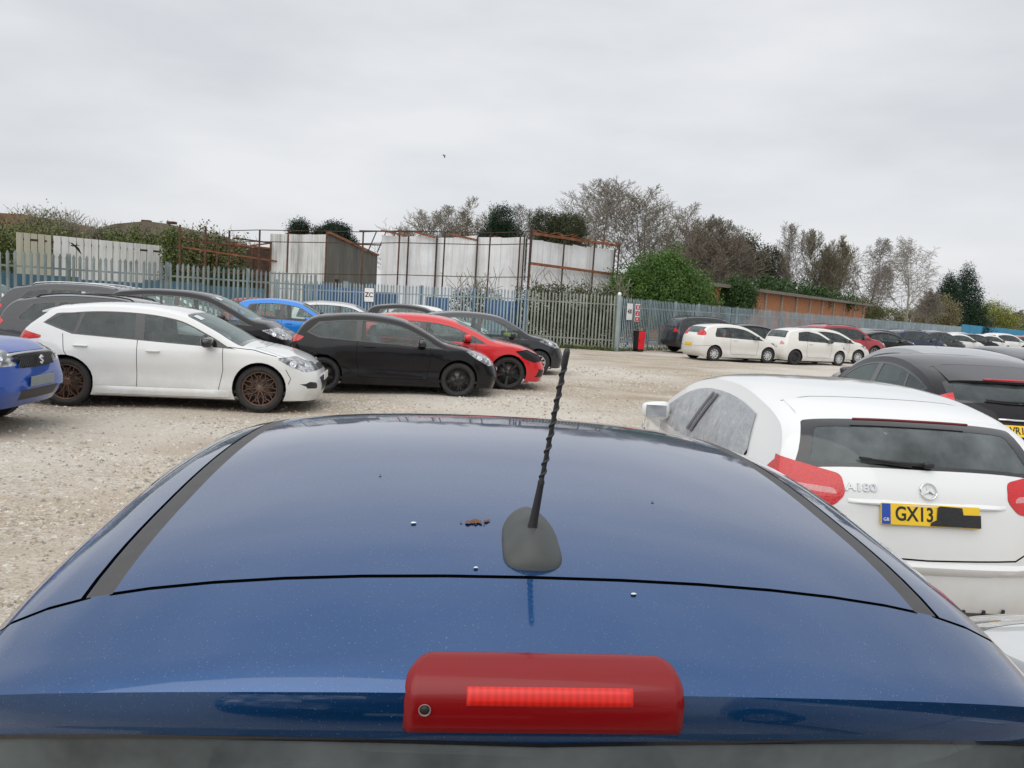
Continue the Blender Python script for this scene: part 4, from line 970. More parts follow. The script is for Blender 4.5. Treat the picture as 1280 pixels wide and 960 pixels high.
blob('leaf_fragment', 9.75, -.20, .0025, BR, 'dark speck of leaf on the right half of the blue roof', 'leaf')
blob('leaf_fragment', 10.0, .21, .0022, BR, 'dark speck of leaf on the left half of the blue roof', 'leaf')

# ---------------------------------------------------------------- white hatchback with the yellow plate
def textplate(root, x, z, tilt, txt, s=1):
    M = Matrix.Translation((x - .0075, 0, z)) @ Matrix.Rotation(R(-tilt), 4, 'Y') @ Matrix(((0, 0, -1, 0), (-1, 0, 0, 0), (0, 1, 0, 0), (0, 0, 0, 1)))
    return M
gx = dict(ACLASS); gx.update(rev=[[(.47, .925), (.66, .935), (.68, .965), (.49, .955)]], sh=dict(rt=.15, step=.07, tum=.32), plates={'rear': (.015, .845, 8)}, rseams=[[(-.01, .612), (.48, .625), (.60, .69), (.645, .85)]], rblack=[[(-.1, .20), (.75, .20), (.70, .33), (-.1, .35)]])
gxc, sh = make_car(gx)
place(gxc, 2.16, 3.85, 90.5, .972, label='dirty white hatchback with taped yellow plate and film over its side windows')
GM = Matrix(((0, 0, -1, 0), (-1, 0, 0, 0), (0, 1, 0, 0), (0, 0, 0, 1)))       # text space -> rear face
def rearfit(sh, y, z):
    """a point on the tail surface at height z, offset y"""
    best = min(np.linspace(1, 6, 260), key=lambda u: abs(sh.posy(u, y).z - z)); return best
def rear_frame(sh, y, z, h=.004):
    u = rearfit(sh, y, z); p = sh.posy(u, y); n = sh.inw(u); no = Vector((-n[0], 0, -n[1])); a = sh.posy(u, y + .02) - sh.posy(u, y - .02)
    X = -a.normalized(); Yv = no.cross(X).normalized(); Zv = X.cross(Yv)
    if Yv.z < 0: Yv = -Yv
    return Matrix.Translation(p + no * h) @ Matrix((X, Yv, Zv)).transposed().to_4x4()
for ch in gxc.children:
    if ch.name.startswith('number_plate'): pl = ch
F0 = rear_frame(sh, 0, .845, .012); pl.matrix_local = F0 @ Matrix(((0, 1, 0, 0), (0, 0, 1, 0), (1, 0, 0, 0), (0, 0, 0, 1)))
def onplate(pl, txt, x, size, bold=.002, sx=.82, mat='ink', y=0): 
    return text_mesh('lettering', txt, size, MT[mat], pl, Matrix(((0, 0, 1, .0068), (1, 0, 0, x), (0, 1, 0, y), (0, 0, 0, 1))), .0006, 'CENTER', bold, sx)
# plate local: X out of the face, Y to the right, Z up
onplate(pl, 'GX13', -.085, .102)
m = MB(); m.box((.0068, -.234, 0), (.002, .046, .106)); bbp = m.build('country_band', MT['blueband'], pl); text_mesh('lettering', 'GB', .024, MT['wtext'], pl, Matrix(((0, 0, 1, .0080), (1, 0, 0, -.234), (0, 1, 0, -.03), (0, 0, 0, 1))), .0005)
m = MB(); m.prism([(.010, y, z) for y, z in ((.035, .045), (.05, .052), (.165, .048), (.17, .012), (.262, .014), (.262, -.052), (-.005, -.052), (.0, -.035), (.03, -.02))], (.002, 0, 0)); m.build('black_tape', plain('black_tape', (.012, .012, .013), .35, var=.2, bump=.5, bscale=30), pl, .0008)
FE = rear_frame(sh, 0.0, .965, .004); m = MB()
ring = [FE @ Vector((math.cos(a) * .043, math.sin(a) * .043, .004)) for a in np.linspace(0, 2 * math.pi, 33)]; m.tube(ring, .0042, 8, caps=False)
for k in range(3):
    a = R(90 + 120 * k); c = FE @ Vector((0, 0, .004)); t = FE @ Vector((math.cos(a) * .042, math.sin(a) * .042, .004)); s1 = FE @ Vector((math.cos(a + 1.57) * .007, math.sin(a + 1.57) * .007, .002)); s2 = FE @ Vector((math.cos(a - 1.57) * .007, math.sin(a - 1.57) * .007, .002)); cc = FE @ Vector((0, 0, .009))
    m.add([s1, t, s2, cc], [(0, 1, 3), (1, 2, 3), (0, 3, 2)])
m.build('emblem', MT['chrome'], gxc, fix=True)
for q_, yy_ in (('A', .405), ('180', .325)): text_mesh('lettering', q_, .060, MT['alloy'], gxc, rear_frame(sh, yy_, .965, .002), .003, 'CENTER', .0015, 1.25)
# rear wiper
def wiper(parent, sh, y0, y1, z0, z1):
    m = MB(); f = rear_frame(sh, y0, z0, .02).translation; g = rear_frame(sh, y1, z1, .018).translation
    m.tube([f, f * .5 + g * .5 + Vector((-.012, 0, 0)), g], [.011, .008, .004], 8); m.bar(f * .15 + g * .85, g + (g - f) * .03, .012, .012)
    superbox(m, f, (.035, .06, .035), .6); a = f * .75 + g * .25 + Vector((-.004, 0, -.012)); m.bar(a, g + Vector((0, 0, -.01)), .010, .016); m.build('wiper', MT['black'], parent, fix=False)
wiper(gxc, sh, -.02, .33, 1.085, 1.10)
m = MB(); pts = [sh.posy(6.42, y) + Vector((-.095, 0, -.010)) for y in np.linspace(-.32, .32, 9)]; m.tube(pts, .008, 6); m.build('brake_light', plain('dull_red_lens', (.14, .006, .006), .3), gxc)
def ledge_rear(parent, sh, z, y1, out, h, mat, name, drop=.02):
    V, F = [], []; n = 28
    for i in range(n + 1):
        y = -y1 + 2 * y1 * i / n; k = min(1, min(i, n - i) / 2.5); a = rear_frame(sh, abs(y) * .999 + .0005, z + h, 0).translation; b = rear_frame(sh, abs(y) * .999 + .0005, z, 0).translation; c = rear_frame(sh, abs(y) * .999 + .0005, z - drop, 0).translation
        nn = Vector((-1, 0, 0)); 
        for q, o in ((a, -.002), (b * .35 + a * .65, out * .55 * k), (b, out * k), (b * .5 + c * .5, out * .8 * k), (c, -.004)): V.append((q.x - o, y, q.z))
    for i in range(n):
        for j in range(4): F.append((5 * i + j, 5 * i + j + 1, 5 * i + j + 6, 5 * i + j + 5))
    m = MB(); m.add(V, F, True); o = m.build(name, mat, parent); o.data.set_sharp_from_angle(angle=R(35))
ledge_rear(gxc, sh, .896, .42, .018, .016, P_WHITE, 'boot_handle', .014)
ledge_rear(gxc, sh, .585, .74, .026, .02, P_WHITE, 'bumper_edge', .05)
m = MB()
for k in range(9): y = -.44 + .11 * k; p = rear_frame(sh, y, .27, .012).translation; m.box(p, (.02, .012, .10))
m.build('diffuser_fins', MT['black'], gxc)
# film stretched over the left side windows, held by two grey tapes
fm = Mat('window_film').set(rough=.25, coat=.3); fm.base(fm.ramp(fm.noise(7, 6, .6, stretch=(1, 1, 2.5)), [(.3, (.34, .36, .39)), (.6, (.44, .46, .48)), (.85, (.60, .61, .62))])); fm.b.inputs['Alpha'].default_value = .90; fm.bump(fm.noise(9, 5, .7, stretch=(1, 1, .35)), .9, .03)
def filmed(d, sh):
    V, F = [], []; n1, n2 = 34, 12; rnd = random.Random(4)
    D = sh.dlo(d['a'][0] - .01, d['a'][1] - .0, d['a'][2] - .10, d['a'][3] + .0, d['m'] - .01, d['lean'] - .06, 0, d.get('tip', .05))
    xs = np.linspace(d['a'][0] + .005, d['a'][2] - .10, n1); 
    def top(x):
        zz = [0]
        for i in range(len(D)):
            (xa, za), (xb, zb) = D[i], D[(i + 1) % len(D)]
            if min(xa, xb) <= x <= max(xa, xb) and abs(xa - xb) > 1e-6: zz.append(za + (zb - za) * (x - xa) / (xb - xa))
        return max(zz)
    for x in xs:
        zb = d['a'][1] + (d['a'][3] - d['a'][1]) * (x - d['a'][0]) / (d['a'][2] - d['a'][0]) - .01 + rnd.uniform(-.012, .004); zt = top(x) + .0
        for j in range(n2 + 1):
            z = zb + (max(zt, zb + .01) - zb) * j / n2; V.append((x, sh.W(x, z) + .008 + .006 * math.sin(x * 21 + z * 13) * math.sin(math.pi * j / n2) + rnd.uniform(0, .003), z))
    for i in range(n1 - 1):
        for j in range(n2): F.append((i * (n2 + 1) + j, i * (n2 + 1) + j + 1, (i + 1) * (n2 + 1) + j + 1, (i + 1) * (n2 + 1) + j))
    return V, F, top
V, F, top = filmed(ACLASS['dlo'], sh); m = MB(); m.add(V, F, True); m.build('window_film', fm.m, gxc, fix=False)
tp = plain('grey_tape', (.10, .10, .11), .5, var=.2)
for x0, x1 in ((1.62, 1.80), (1.72, 1.90)):
    m = MB(); V = []; 
    for j in range(9):
        k = j / 8; x = x1 + (x0 - x1) * k; z = .96 + (1.27 - .96) * k
        for q in (-.03, .03): V.append((x + q, sh.W(x, z) + .020, z))
    m.add(V, [(2 * j, 2 * j + 1, 2 * j + 3, 2 * j + 2) for j in range(8)], True); m.build('tape_strip', tp, gxc, fix=False)

# ---------------------------------------------------------------- cars to the right of it
fb_ctrl = hatch(4.36, 1.475, .17, 1.03, .48, 1.27, 2.38, 3.28, .97, .82); fb_ctrl[7] = (.62, 1.325, .1); fb_ctrl[8] = (.98, 1.415, .1)
fb = dict(FOCUS); fb.update(ctrl=fb_ctrl, tail=[([(-.05, .93), (-.05, 1.02), (.14, 1.20), (.24, 1.27), (.32, 1.17), (.36, .97), (.25, .92)], .66)], paint=P_CHAR, mmat=P_CHAR, rims=['multi', 'multi'], rimmats=[MT['alloy']] * 2, plates={'rear': (.0, .86, 0)}, rglass='dark_glass', pglass={0: 'glass', 1: 'glass'})
fbc, sh = make_car(fb)
place(fbc, 4.97, 7.30, 86.6, 1.004, label='charcoal five door hatchback with yellow VR10 plate, right of the dirty white one')
for ch in fbc.children:
    if ch.name.startswith('number_plate'): pl = ch
pl.matrix_local = rear_frame(sh, 0, .83, .012) @ Matrix(((0, 1, 0, 0), (0, 0, 1, 0), (1, 0, 0, 0), (0, 0, 0, 1)))
onplate(pl, 'VR10', -.125, .098)
m = MB(); pts = [sh.posy(6.25, y) + Vector((-.07, 0, .0)) for y in np.linspace(-.30, .30, 9)]; m.tube(pts, .012, 6); m.build('brake_light', MT['red'], fbc); wiper(fbc, sh, -.02, .36, 1.08, 1.09)
m = MB(); pts = [rear_frame(sh, y, .925, .012).translation for y in np.linspace(-.3, .3, 9)]; m.tube(pts, .012, 6); m.build('tailgate_trim', MT['chrome'], fbc)
def aerial(parent, sh, u, l=.22, y=0):
    p = sh.posy(u, y); m = MB(); superbox(m, p + Vector((0, 0, .008)), (.07, .04, .035), .6); m.tube([p, p + Vector((-l * .55, 0, l))], [.006, .003], 6); m.build('aerial_mast', MT['black'], parent, fix=False)
cs = dict(CORSA); cs.update(paint=P_SILVER, pglass={}, rims=['cap', 'cap'], rimmats=HUB, ctrl=hatch(3.95, 1.50, .13, 1.02, .36, 1.33, 2.15, 3.02, .99, .84))
csc, sh = make_car(cs)
place(csc, 6.62, 10.5, 91.9, 1.0, label='silver grey hatchback with a roof aerial, its roof showing over the charcoal one')
aerial(csc, sh, 9.6); aerial(corsa, cosh, 7.3, .2); m = MB(); pts = [sh.posy(6.6, y) + Vector((-.03, 0, .0)) for y in np.linspace(-.17, .17, 9)]; m.tube(pts, .022, 6); m.build('brake_light', MT['red'], csc)
dd = dict(CORSA); dd.update(paint=P_DGREY, mmat=P_DGREY, rims=['cap', 'cap'], rimmats=HUB, ctrl=hatch(4.1, 1.52, .13, 1.04, .34, 1.38, 2.2, 3.02, 1.0, .84))
ddc, sh = make_car(dd)
place(ddc, 8.75, 12.2, 90, 1.0, label='dark grey hatchback with a roof aerial at the right edge of the picture')
aerial(ddc, sh, 7.6)
sn = copy_tree(note); recolour(sn, P_PSILV, P_DGREY); place(sn, 2.12, -1.30, 90, 1.0, label='pale silver car at the lower right corner, only the edge of its bonnet in view')

bk2 = copy_tree(cmax); recolour(bk2, P_BLACK, P_CHAR); place(bk2, .05, -4.98, 90, 1.04, label='black people carrier added unseen behind the camera, darkening the blue spoiler reflection')  # added out of view so the blue spoiler face reflects something dark
# ---------------------------------------------------------------- ground
g = Mat('gravel_ground').set(rough=.95, spec=.2); co = g.coord('Object')
vo = g.n.new('ShaderNodeTexVoronoi'); vo.inputs['Scale'].default_value = 34; g.l.new(co, vo.inputs['Vector'])
vo2 = g.n.new('ShaderNodeTexVoronoi'); vo2.inputs['Scale'].default_value = 85; g.l.new(co, vo2.inputs['Vector'])
sepc = g.n.new('ShaderNodeSeparateXYZ'); g.l.new(vo.outputs['Color'], sepc.inputs[0])
sepd = g.n.new('ShaderNodeSeparateXYZ'); g.l.new(vo2.outputs['Color'], sepd.inputs[0])
stone = g.ramp(sepc.outputs[0], [(.0, (.22, .185, .14)), (.3, (.38, .33, .265)), (.62, (.47, .42, .35)), (.85, (.56, .52, .46)), (1., (.73, .70, .65))])
fine = g.ramp(sepd.outputs[0], [(.0, (.31, .255, .19)), (.5, (.45, .385, .30)), (1., (.59, .53, .44))])
patch = g.noise(.55, 6, .62, co); big = g.noise(.13, 4, .55, co); trk = g.noise(.5, 4, .6, co, (.28, 1.6, 1))
c = g.mix(g.ramp(patch, [(.40, 0), (.62, 1)]), stone, fine)
c = g.mix(g.ramp(g.noise(9, 5, .7, co), [(.45, 0), (.75, .35)]), c, (.28, .22, .165))
c = g.mix(g.ramp(trk, [(.50, 0), (.60, .80)]), c, (.34, .27, .20))
c = g.mix(g.ramp(big, [(.44, 0), (.58, .75)]), c, (.60, .565, .51))
g.base(c)
h = g.math('ADD', g.math('MULTIPLY', vo.outputs['Distance'], .7), g.math('MULTIPLY', g.noise(5, 6, .7, co), .8)); g.bump(h, .8, .03)
def hgt(x, y): return .018 * np.sin(x * .9 + 1.3 * np.sin(y * .35)) * np.cos(y * .7) + .012 * np.sin(x * 2.3 + y * 1.7)
# one sheet to the horizon: fine near the camera, coarse far away; gentle ruts only in the open yard
def axis_(lo, hi, a, b, n): return np.unique(np.concatenate([np.linspace(lo, a, 14), np.linspace(a, b, n), np.linspace(b, hi, 14)]))
xs, ys = axis_(-1500, 1500, -16, 22, 150), axis_(-300, 2500, -4, 36, 150)
X, Y = np.meshgrid(xs, ys); Z = hgt(X, Y) * np.clip((36 - Y) / 6, 0, 1) * np.clip((Y + 4) / 3, 0, 1) * np.clip((X + 16) / 4, 0, 1) * np.clip((22 - X) / 4, 0, 1)
# flat under the parked cars
Z -= .012
V = np.stack([X.ravel(), Y.ravel(), Z.ravel()], 1); nx, ny = len(xs), len(ys)
I = np.arange(nx * ny).reshape(ny, nx); F = np.stack([I[:-1, :-1].ravel(), I[:-1, 1:].ravel(), I[1:, 1:].ravel(), I[1:, :-1].ravel()], 1)
gr = fast_mesh('ground', V, F, g.m, smooth=True); tag(gr, kind='structure')
# loose stones
rng = np.random.default_rng(5)
n = 85000
d = 4 + 20 * rng.random(n) ** 2.0; a = rng.uniform(-.72, .56, n); px_, py_ = np.tan(a) * d, d
dens = .5 + .5 * np.sin(px_ * 1.3 + 2 * np.sin(py_ * .8)) * np.cos(py_ * 1.1 + px_ * .4); keep = (rng.random(n) < .12 + .88 * dens ** 1.6) & ~((np.abs(px_) < .85) & (py_ < 4.6))
n = int(keep.sum()); px_, py_ = px_[keep], py_[keep]; r = (.005 + .022 * rng.random(n) ** 3.5) * (.7 + .5 * dens[keep]) + .0006 * py_
zz = hgt(px_, py_) - .012
base = np.array([(1, 0, 0), (0, 1, 0), (-1, 0, 0), (0, -1, 0), (0, 0, .75), (.7, .7, .3)], float)[:5]
ang = rng.uniform(0, 6.28, n); sc = rng.uniform(.6, 1.3, (n, 5, 3)); P = base[None] * sc
ca, sa = np.cos(ang)[:, None], np.sin(ang)[:, None]
VX = (P[:, :, 0] * ca - P[:, :, 1] * sa) * r[:, None] + px_[:, None]; VY = (P[:, :, 0] * sa + P[:, :, 1] * ca) * r[:, None] + py_[:, None]; VZ = P[:, :, 2] * r[:, None] + zz[:, None]
V = np.stack([VX, VY, VZ], 2).reshape(-1, 3); b = (np.arange(n) * 5)[:, None, None]; F = (np.array([(0, 1, 4), (1, 2, 4), (2, 3, 4), (3, 0, 4)])[None] + b).reshape(-1, 3)
st_ = [plain('stone_pale', (.56, .52, .45), .9), plain('stone_tan', (.40, .33, .25), .9), plain('stone_grey', (.27, .25, .22), .9)]
mi = np.repeat(rng.choice(3, n, p=[.35, .40, .25]), 4)
s_ = fast_mesh('gravel_stones', V, F, st_, mi=mi); tag(s_, 'loose pale and brown stones scattered over the gravel yard', 'gravel', kind='stuff')

# ---------------------------------------------------------------- palisade fences
GALV = plain('weathered_galvanised_steel', (.25, .30, .29), .6, .25, var=.35, scale=1.2)
GALVB = plain('blue_grey_galvanised_steel', (.27, .34, .38), .6, .15, var=.25, scale=1.0)
GALVG = plain('mossy_galvanised_steel', (.26, .28, .245), .7, .15, var=.35, scale=1.5)
BLUEP = plain('faded_blue_paint', (.09, .18, .27), .6, .1, var=.3, scale=1.5)
def fence(name, A, B, h, mat, label, group, pitch=.155, w_=.068, postmat=None, z0=.06, h2=None, gate=False, back=None):
    A, B = Vector((*A, 0)), Vector((*B, 0)); D = B - A; Ln = D.length; d = D / Ln; nrm = Vector((-d.y, d.x, 0)); h2 = h2 or h
    root = empty(name, A, 0); tag(root, label, 'fence' if not gate else 'gate', group)
    nb = max(1, round(Ln / 2.75)); rnd = random.Random(len(label)); postmat = postmat or mat
    for b_ in range(nb):
        a0, a1 = Ln * b_ / nb, Ln * (b_ + 1) / nb; m = MB(); k = int((a1 - a0) / pitch)
        for i in range(k):
            x = a0 + (i + .5) * (a1 - a0) / k; hh = h + (h2 - h) * x / Ln + rnd.gauss(0, .012); le = rnd.gauss(0, .006)
            pr = [(-w_ / 2, 0, z0), (0, 0, z0), (w_ / 2, 0, z0), (w_ / 2, 0, hh - .16), (w_ * .62, 0, hh - .10), (w_ * .28, 0, hh - .045), (0, 0, hh), (-w_ * .28, 0, hh - .045), (-w_ * .62, 0, hh - .10), (-w_ / 2, 0, hh - .16)]
            vs = []
            for (u, _, z) in pr:
                y = .014 * (1 - abs(u) / (w_ / 2)) if abs(u) < w_ * .45 else 0
                vs.append(d * (x + u + le * z) + nrm * (-.03 - y) + Vector((0, 0, z)))
            q = len(vs); m.add(vs + [v + nrm * .003 for v in vs], [(0, 1, 6, 7, 8, 9), (1, 2, 3, 4, 5, 6), (q + 9, q + 8, q + 7, q + 6, q + 1, q + 0), (q + 6, q + 5, q + 4, q + 3, q + 2, q + 1)])
        m.build('pale_panel', mat, root, fix=False)
        for zr in (.45, -.42):
            hh0 = h + (h2 - h) * a0 / Ln; hh1 = h + (h2 - h) * a1 / Ln; z_0 = zr if zr > 0 else hh0 + zr; z_1 = zr if zr > 0 else hh1 + zr
            m = MB(); m.bar(d * a0 + Vector((0, 0, z_0)), d * a1 + Vector((0, 0, z_1)), .045, .05); m.build('rail', mat, root)
    for b_ in range(nb + 1):
        x = Ln * b_ / nb; hh = h + (h2 - h) * x / Ln; m = MB(); m.box(d * x + nrm * .06 + Vector((0, 0, (hh - .02) / 2)), (.10, .06, hh - .02)); 
        m.box(d * x + nrm * .06 + Vector((0, 0, hh + .0)), (.11, .07, .02)); m.build('post', postmat, root)
    return root
fence('palisade_fence', (-17.4, 14.4), (-7.45, 29.05), 2.47, GALV, 'weathered grey green palisade fence with wide pointed pales behind the left cars', None, pitch=.175, w_=.082)
fence('palisade_fence', (-11.6, 37.6), (.45, 34.4), 2.32, GALVB, 'blue grey palisade fence in the middle, carrying the board marked ZC', None, postmat=BLUEP, h2=2.44)
gt = fence('palisade_gate', (.45, 34.4), (4.35, 33.9), 2.42, GALVG, 'mossy pale palisade gate section between the middle fence and the corner post', None, pitch=.15, gate=True)
fence('palisade_fence', (4.6, 34.0), (68.3, 120), 2.34, GALVB, 'long blue grey palisade fence running away to the right behind the far cars', None, h2=2.2, w_=.088)
m = MB(); m.box((4.42, 33.82, 1.2), (.16, .14, 2.4)); cp = m.build('corner_post', GALV); tag(cp, 'thick galvanised corner post at the gate, a round lamp on its top', 'post')
m = MB(); superbox(m, (4.42, 33.82, 2.46), (.17, .17, .17), 1.0, 16, 10); bl = m.build('globe_lamp', plain('opal_globe', (.8, .8, .78), .3)); tag(bl, 'small white globe on top of the galvanised corner post', 'lamp')
# blue hoardings
def hoard(name, A, B, z0, z1, mat, label, pw=1.2, z1b=None, rib=.08):
    A, B = Vector((*A, 0)), Vector((*B, 0)); D = B - A; L_ = D.length; d = D / L_; nrm = Vector((-d.y, d.x, 0)); n = max(1, round(L_ / pw)); root = empty(name, A); tag(root, label, 'hoarding')
    for i in range(n):
        a, b = L_ * i / n + .008, L_ * (i + 1) / n - .008; zt = z1 + ((z1b or z1) - z1) * (i + .5) / n - (i * 37 % 5) * .05 * (L_ < 40); m = MB(); k = max(1, int((b - a) / .15))
        vs, fs = [], []
        for q in range(k * 2 + 1):
            x = a + (b - a) * q / (k * 2); o = nrm * (.025 if q % 2 else 0); vs += [d * x + o + Vector((0, 0, z0)), d * x + o + Vector((0, 0, zt))]
        fs = [(2 * q, 2 * q + 2, 2 * q + 3, 2 * q + 1) for q in range(k * 2)]; m.add(vs, fs)
        m.box(d * (a + b) / 2 + nrm * .06 + Vector((0, 0, (z0 + zt) / 2)), (.05, .05, zt - z0)); m.build('panel', mat, root, fix=False)
    return root
HB = plain('blue_hoarding_paint', (.045, .11, .16), .55, var=.2, scale=.8); HB2 = plain('teal_blue_paint', (.01, .20, .36), .5, var=.15, scale=.3); HB3 = plain('deep_blue_sheet', (.045, .12, .26), .6, var=.35, scale=.7)
hoard('blue_hoarding', (-24.5, 33.2), (-12.0, 37.2), 0, 2.0, HB, 'dark blue hoarding seen between the pales of the left fence', 2.4)
hoard('blue_hoarding', (-10.4, 38.0), (-5.6, 37.0), 0, 2.2, HB3, 'blue panels standing behind the board marked ZC', 1.6)
hoard('blue_hoarding', (-4.2, 36.4), (-3.1, 36.2), 0, 1.9, HB3, 'short blue panel behind the fence under the white sheds', 1.1)
hoard('blue_hoarding', (-1.4, 35.8), (.2, 35.5), 0, 1.9, HB3, 'stained blue panel left of the bramble covered gate', 1.6)
hoard('blue_hoarding', (68.6, 120.4), (176, 262), 0, 2.55, HB2, 'bright teal blue hoarding at the far right end of the yard', 3.0, z1b=2.3)
# signs
def board(name, c, sx, sz, rz, mat, label, cat, txts):
    root = empty(name, c, rz); tag(root, label, cat); m = MB(); m.box((0, 0, 0), (sx, .012, sz)); m.build('panel', mat, root, .002)
    for t, x, z, s, mt in txts: text_mesh('lettering', t, s, mt, root, Matrix.Translation((x, -.008, z)) @ Matrix.Rotation(R(90), 4, 'X'), .001, 'CENTER', .008)
    for z in (-sz * .4, sz * .4):
        m = MB(); m.lathe([(-.010, .0001), (-.010, .008), (-.005, .010)], Matrix.Translation((0, 0, z)), 10); m.build('bolt', MT['steel'], root)
    return root
DK = plain('black_print', (.015, .015, .017), .5); SW = plain('white_sign', (.78, .79, .78), .4, var=.04); SR = plain('red_sign', (.62, .03, .05), .4, var=.08)
board('sign_board', (-6.83, 36.2, 1.83), .46, .62, R(-14.5), SW, 'white board with black letters ZC on the middle fence', 'sign', [('ZC', 0, 0, .30, DK)])
ang = math.atan2(86, 63.7)
board('sign_board', (4.98, 34.36, 1.73), .52, .72, ang, SW, 'white board with black number 400 beside the corner post', 'sign', [('400', 0, 0, .26, DK)])
rb = board('sign_board', (5.42, 34.98, 1.70), .44, .78, ang, SW, 'narrow red and white fire point sign above the red box', 'sign', [])
m = MB(); m.box((0, -.0085, .24), (.38, .004, .20)); m.box((0, -.0085, -.03), (.38, .004, .20)); m.box((0, -.0085, -.28), (.38, .004, .18)); m.build('print', SR, rb)
m = MB(); 
for z in (.24, -.03): m.box((0, -.0115, z), (.10, .003, .13))
superbox(m, (0, -.0115, -.28), (.12, .006, .12), 1.0); m.build('symbol', SW, rb)
fb_ = empty('fire_extinguisher_box', (5.50, 34.55, 0), R(-58)); tag(fb_, 'upright red fire extinguisher box with a black side at the foot of the fence', 'fire box')
m = MB(); m.box((0, 0, .50), (.36, .34, .78)); m.box((0, 0, .90), (.40, .38, .03)); m.build('case', plain('dark_box_side', (.02, .018, .02), .5), fb_, .01)
m = MB(); m.box((.19, 0, .50), (.02, .34, .78)); m.build('door', plain('red_box_paint', (.70, .02, .03), .35), fb_, .006)
m = MB(); m.box((.205, -.13, .5), (.015, .02, .08)); m.build('handle', MT['black'], fb_)
m = MB()
for q in (-.13, .13): m.box((q, 0, .055), (.06, .30, .11))
m.build('feet', MT['steel'], fb_)

# ---------------------------------------------------------------- derelict sheds
def streaky(name, col, stain, rust=.5, sc=1.):
    m = Mat(name).set(rough=.75, spec=.3); co = m.coord('Object'); v = m.noise(1.6 * sc, 6, .7, co, (1, 1, .06)); v2 = m.noise(.8, 5, .6, co); v3 = m.noise(5 * sc, 4, .7, co, (1, 1, .05))
    c = m.mix(m.ramp(v, [(.48, 0), (.72, rust)]), col, stain); c = m.mix(m.ramp(v3, [(.55, 0), (.8, rust * .7)]), c, tuple(k * .6 for k in stain)); c = m.mix(m.ramp(v2, [(.45, 0), (.8, .35)]), c, (.33, .33, .28))
    z = m.n.new('ShaderNodeSeparateXYZ'); m.l.new(co, z.inputs[0]); m.base(c)
    w_ = m.n.new('ShaderNodeTexWave'); w_.inputs['Scale'].default_value = 2.2; w_.bands_direction = 'X'; m.l.new(co, w_.inputs[0]); m.bump(w_.outputs['Fac'], .25, .04); return m.m
WSH = streaky('white_sheeting', (.80, .82, .84), (.30, .24, .18), .45); WSG = streaky('dirty_white_sheeting', (.72, .73, .71), (.15, .135, .11), .8, 1.6); GSH = streaky('grey_fibre_sheeting', (.12, .12, .105), (.05, .05, .04), .6); WPAN = streaky('white_panel', (.74, .74, .72), (.36, .34, .28), .15, 2); YPAN = streaky('yellowed_panel', (.50, .48, .38), (.22, .20, .10), .35, 3)
RUST = plain('rusty_steel', (.115, .058, .036), .9, .1, var=.5, scale=3); RUSTO = plain('orange_rust', (.235, .090, .042), .9, var=.4, scale=4); RUSTD = plain('dark_rusted_steel', (.075, .045, .032), .85, .2, var=.4, scale=3)
def sheetwall(A, B, zb, zt, mat, parent, name='sheet', pw=1.05, ztB=None, th=.05, gap=.01, jag=0.):
    A, B = Vector((*A, 0)), Vector((*B, 0)); D = B - A; L_ = D.length; d = D / L_; nrm = Vector((-d.y, d.x, 0)); n = max(1, round(L_ / pw)); ztB = zt if ztB is None else ztB; rnd = random.Random(int(L_ * 100))
    for i in range(n):
        a, b = L_ * i / n + gap / 2, L_ * (i + 1) / n - gap / 2; z0 = zt + (ztB - zt) * a / L_ - rnd.uniform(0, jag); z1 = zt + (ztB - zt) * b / L_ - rnd.uniform(0, jag); m = MB(); o = nrm * rnd.uniform(-.012, .012)
        m.prism([d * a + A + o + Vector((0, 0, zb)), d * b + A + o + Vector((0, 0, zb)), d * b + A + o + Vector((0, 0, z1)), d * a + A + o + Vector((0, 0, z0))], nrm * th); m.build(name, mat, parent)
# long row of white panels, left
t = empty('panel_wall', (0, 0, 0)); tag(t, 'long wall of upright white panels with dark joints, left above the fence', 'wall')
sheetwall((-23.04, 36), (-22.15, 37.25), 1.3, 3.79, YPAN, t, 'ribbed_panel', .30, 3.8, gap=.05)
sheetwall((-22.1, 37.3), (-18.84, 42), 1.3, 3.80, WPAN, t, 'panel', .36, 3.82, gap=.05)
m = MB(); m.bar((-23.0, 36.15, 1.35), (-18.8, 42.15, 1.35), .1, .25); m.bar((-23.0, 36.16, 3.5), (-18.8, 42.16, 3.5), .12, .1); m.build('bottom_rail', RUSTD, t)
m = MB()
for k in range(6): m.box((-22.9 + 4.0 * k / 5, 36.2 + 5.9 * k / 5, .7), (.12, .12, 1.4))
m.build('stilts', RUSTD, t)
# shed with the streaked front and long grey side
t = empty('derelict_shed', (-11, 42, 0)); tag(t, 'derelict shed with rust streaked white front and a long grey side wall', 'shed')
def P_(o, p): o.parent = p; return o
t.location = (0, 0, 0)
sheetwall((-13.3, 42), (-10.32, 42), .0, 4.80, WSG, t, 'front_sheet', .75, 4.93, jag=.05)
sheetwall((-10.28, 42.0), (-10.98, 61), .0, 4.95, GSH, t, 'side_sheet', 1.9, 4.9)
m = MB(); m.bar((-10.2, 42.0, 5.03), (-10.93, 61, 4.97), .12, .14); m.build('eaves_beam', RUSTO, t)
m = MB(); m.prism([(-13.3, 42.3, 4.7), (-10.4, 42.3, 4.85), (-11.05, 61, 4.8), (-14.3, 61, 4.7)], (0, 0, .06)); m.build('roof', GSH, t)
m = MB(); m.box((-10.50, 47.5, 2.1), (.06, 2.2, 1.0)); m.build('window', plain('boarded_grey_blue', (.28, .36, .42), .5), t)
m = MB(); m.bar((-9.95, 43.2, 0), (-9.95, 43.2, 2.6), .2, .2); m.build('doorframe', RUSTD, t)
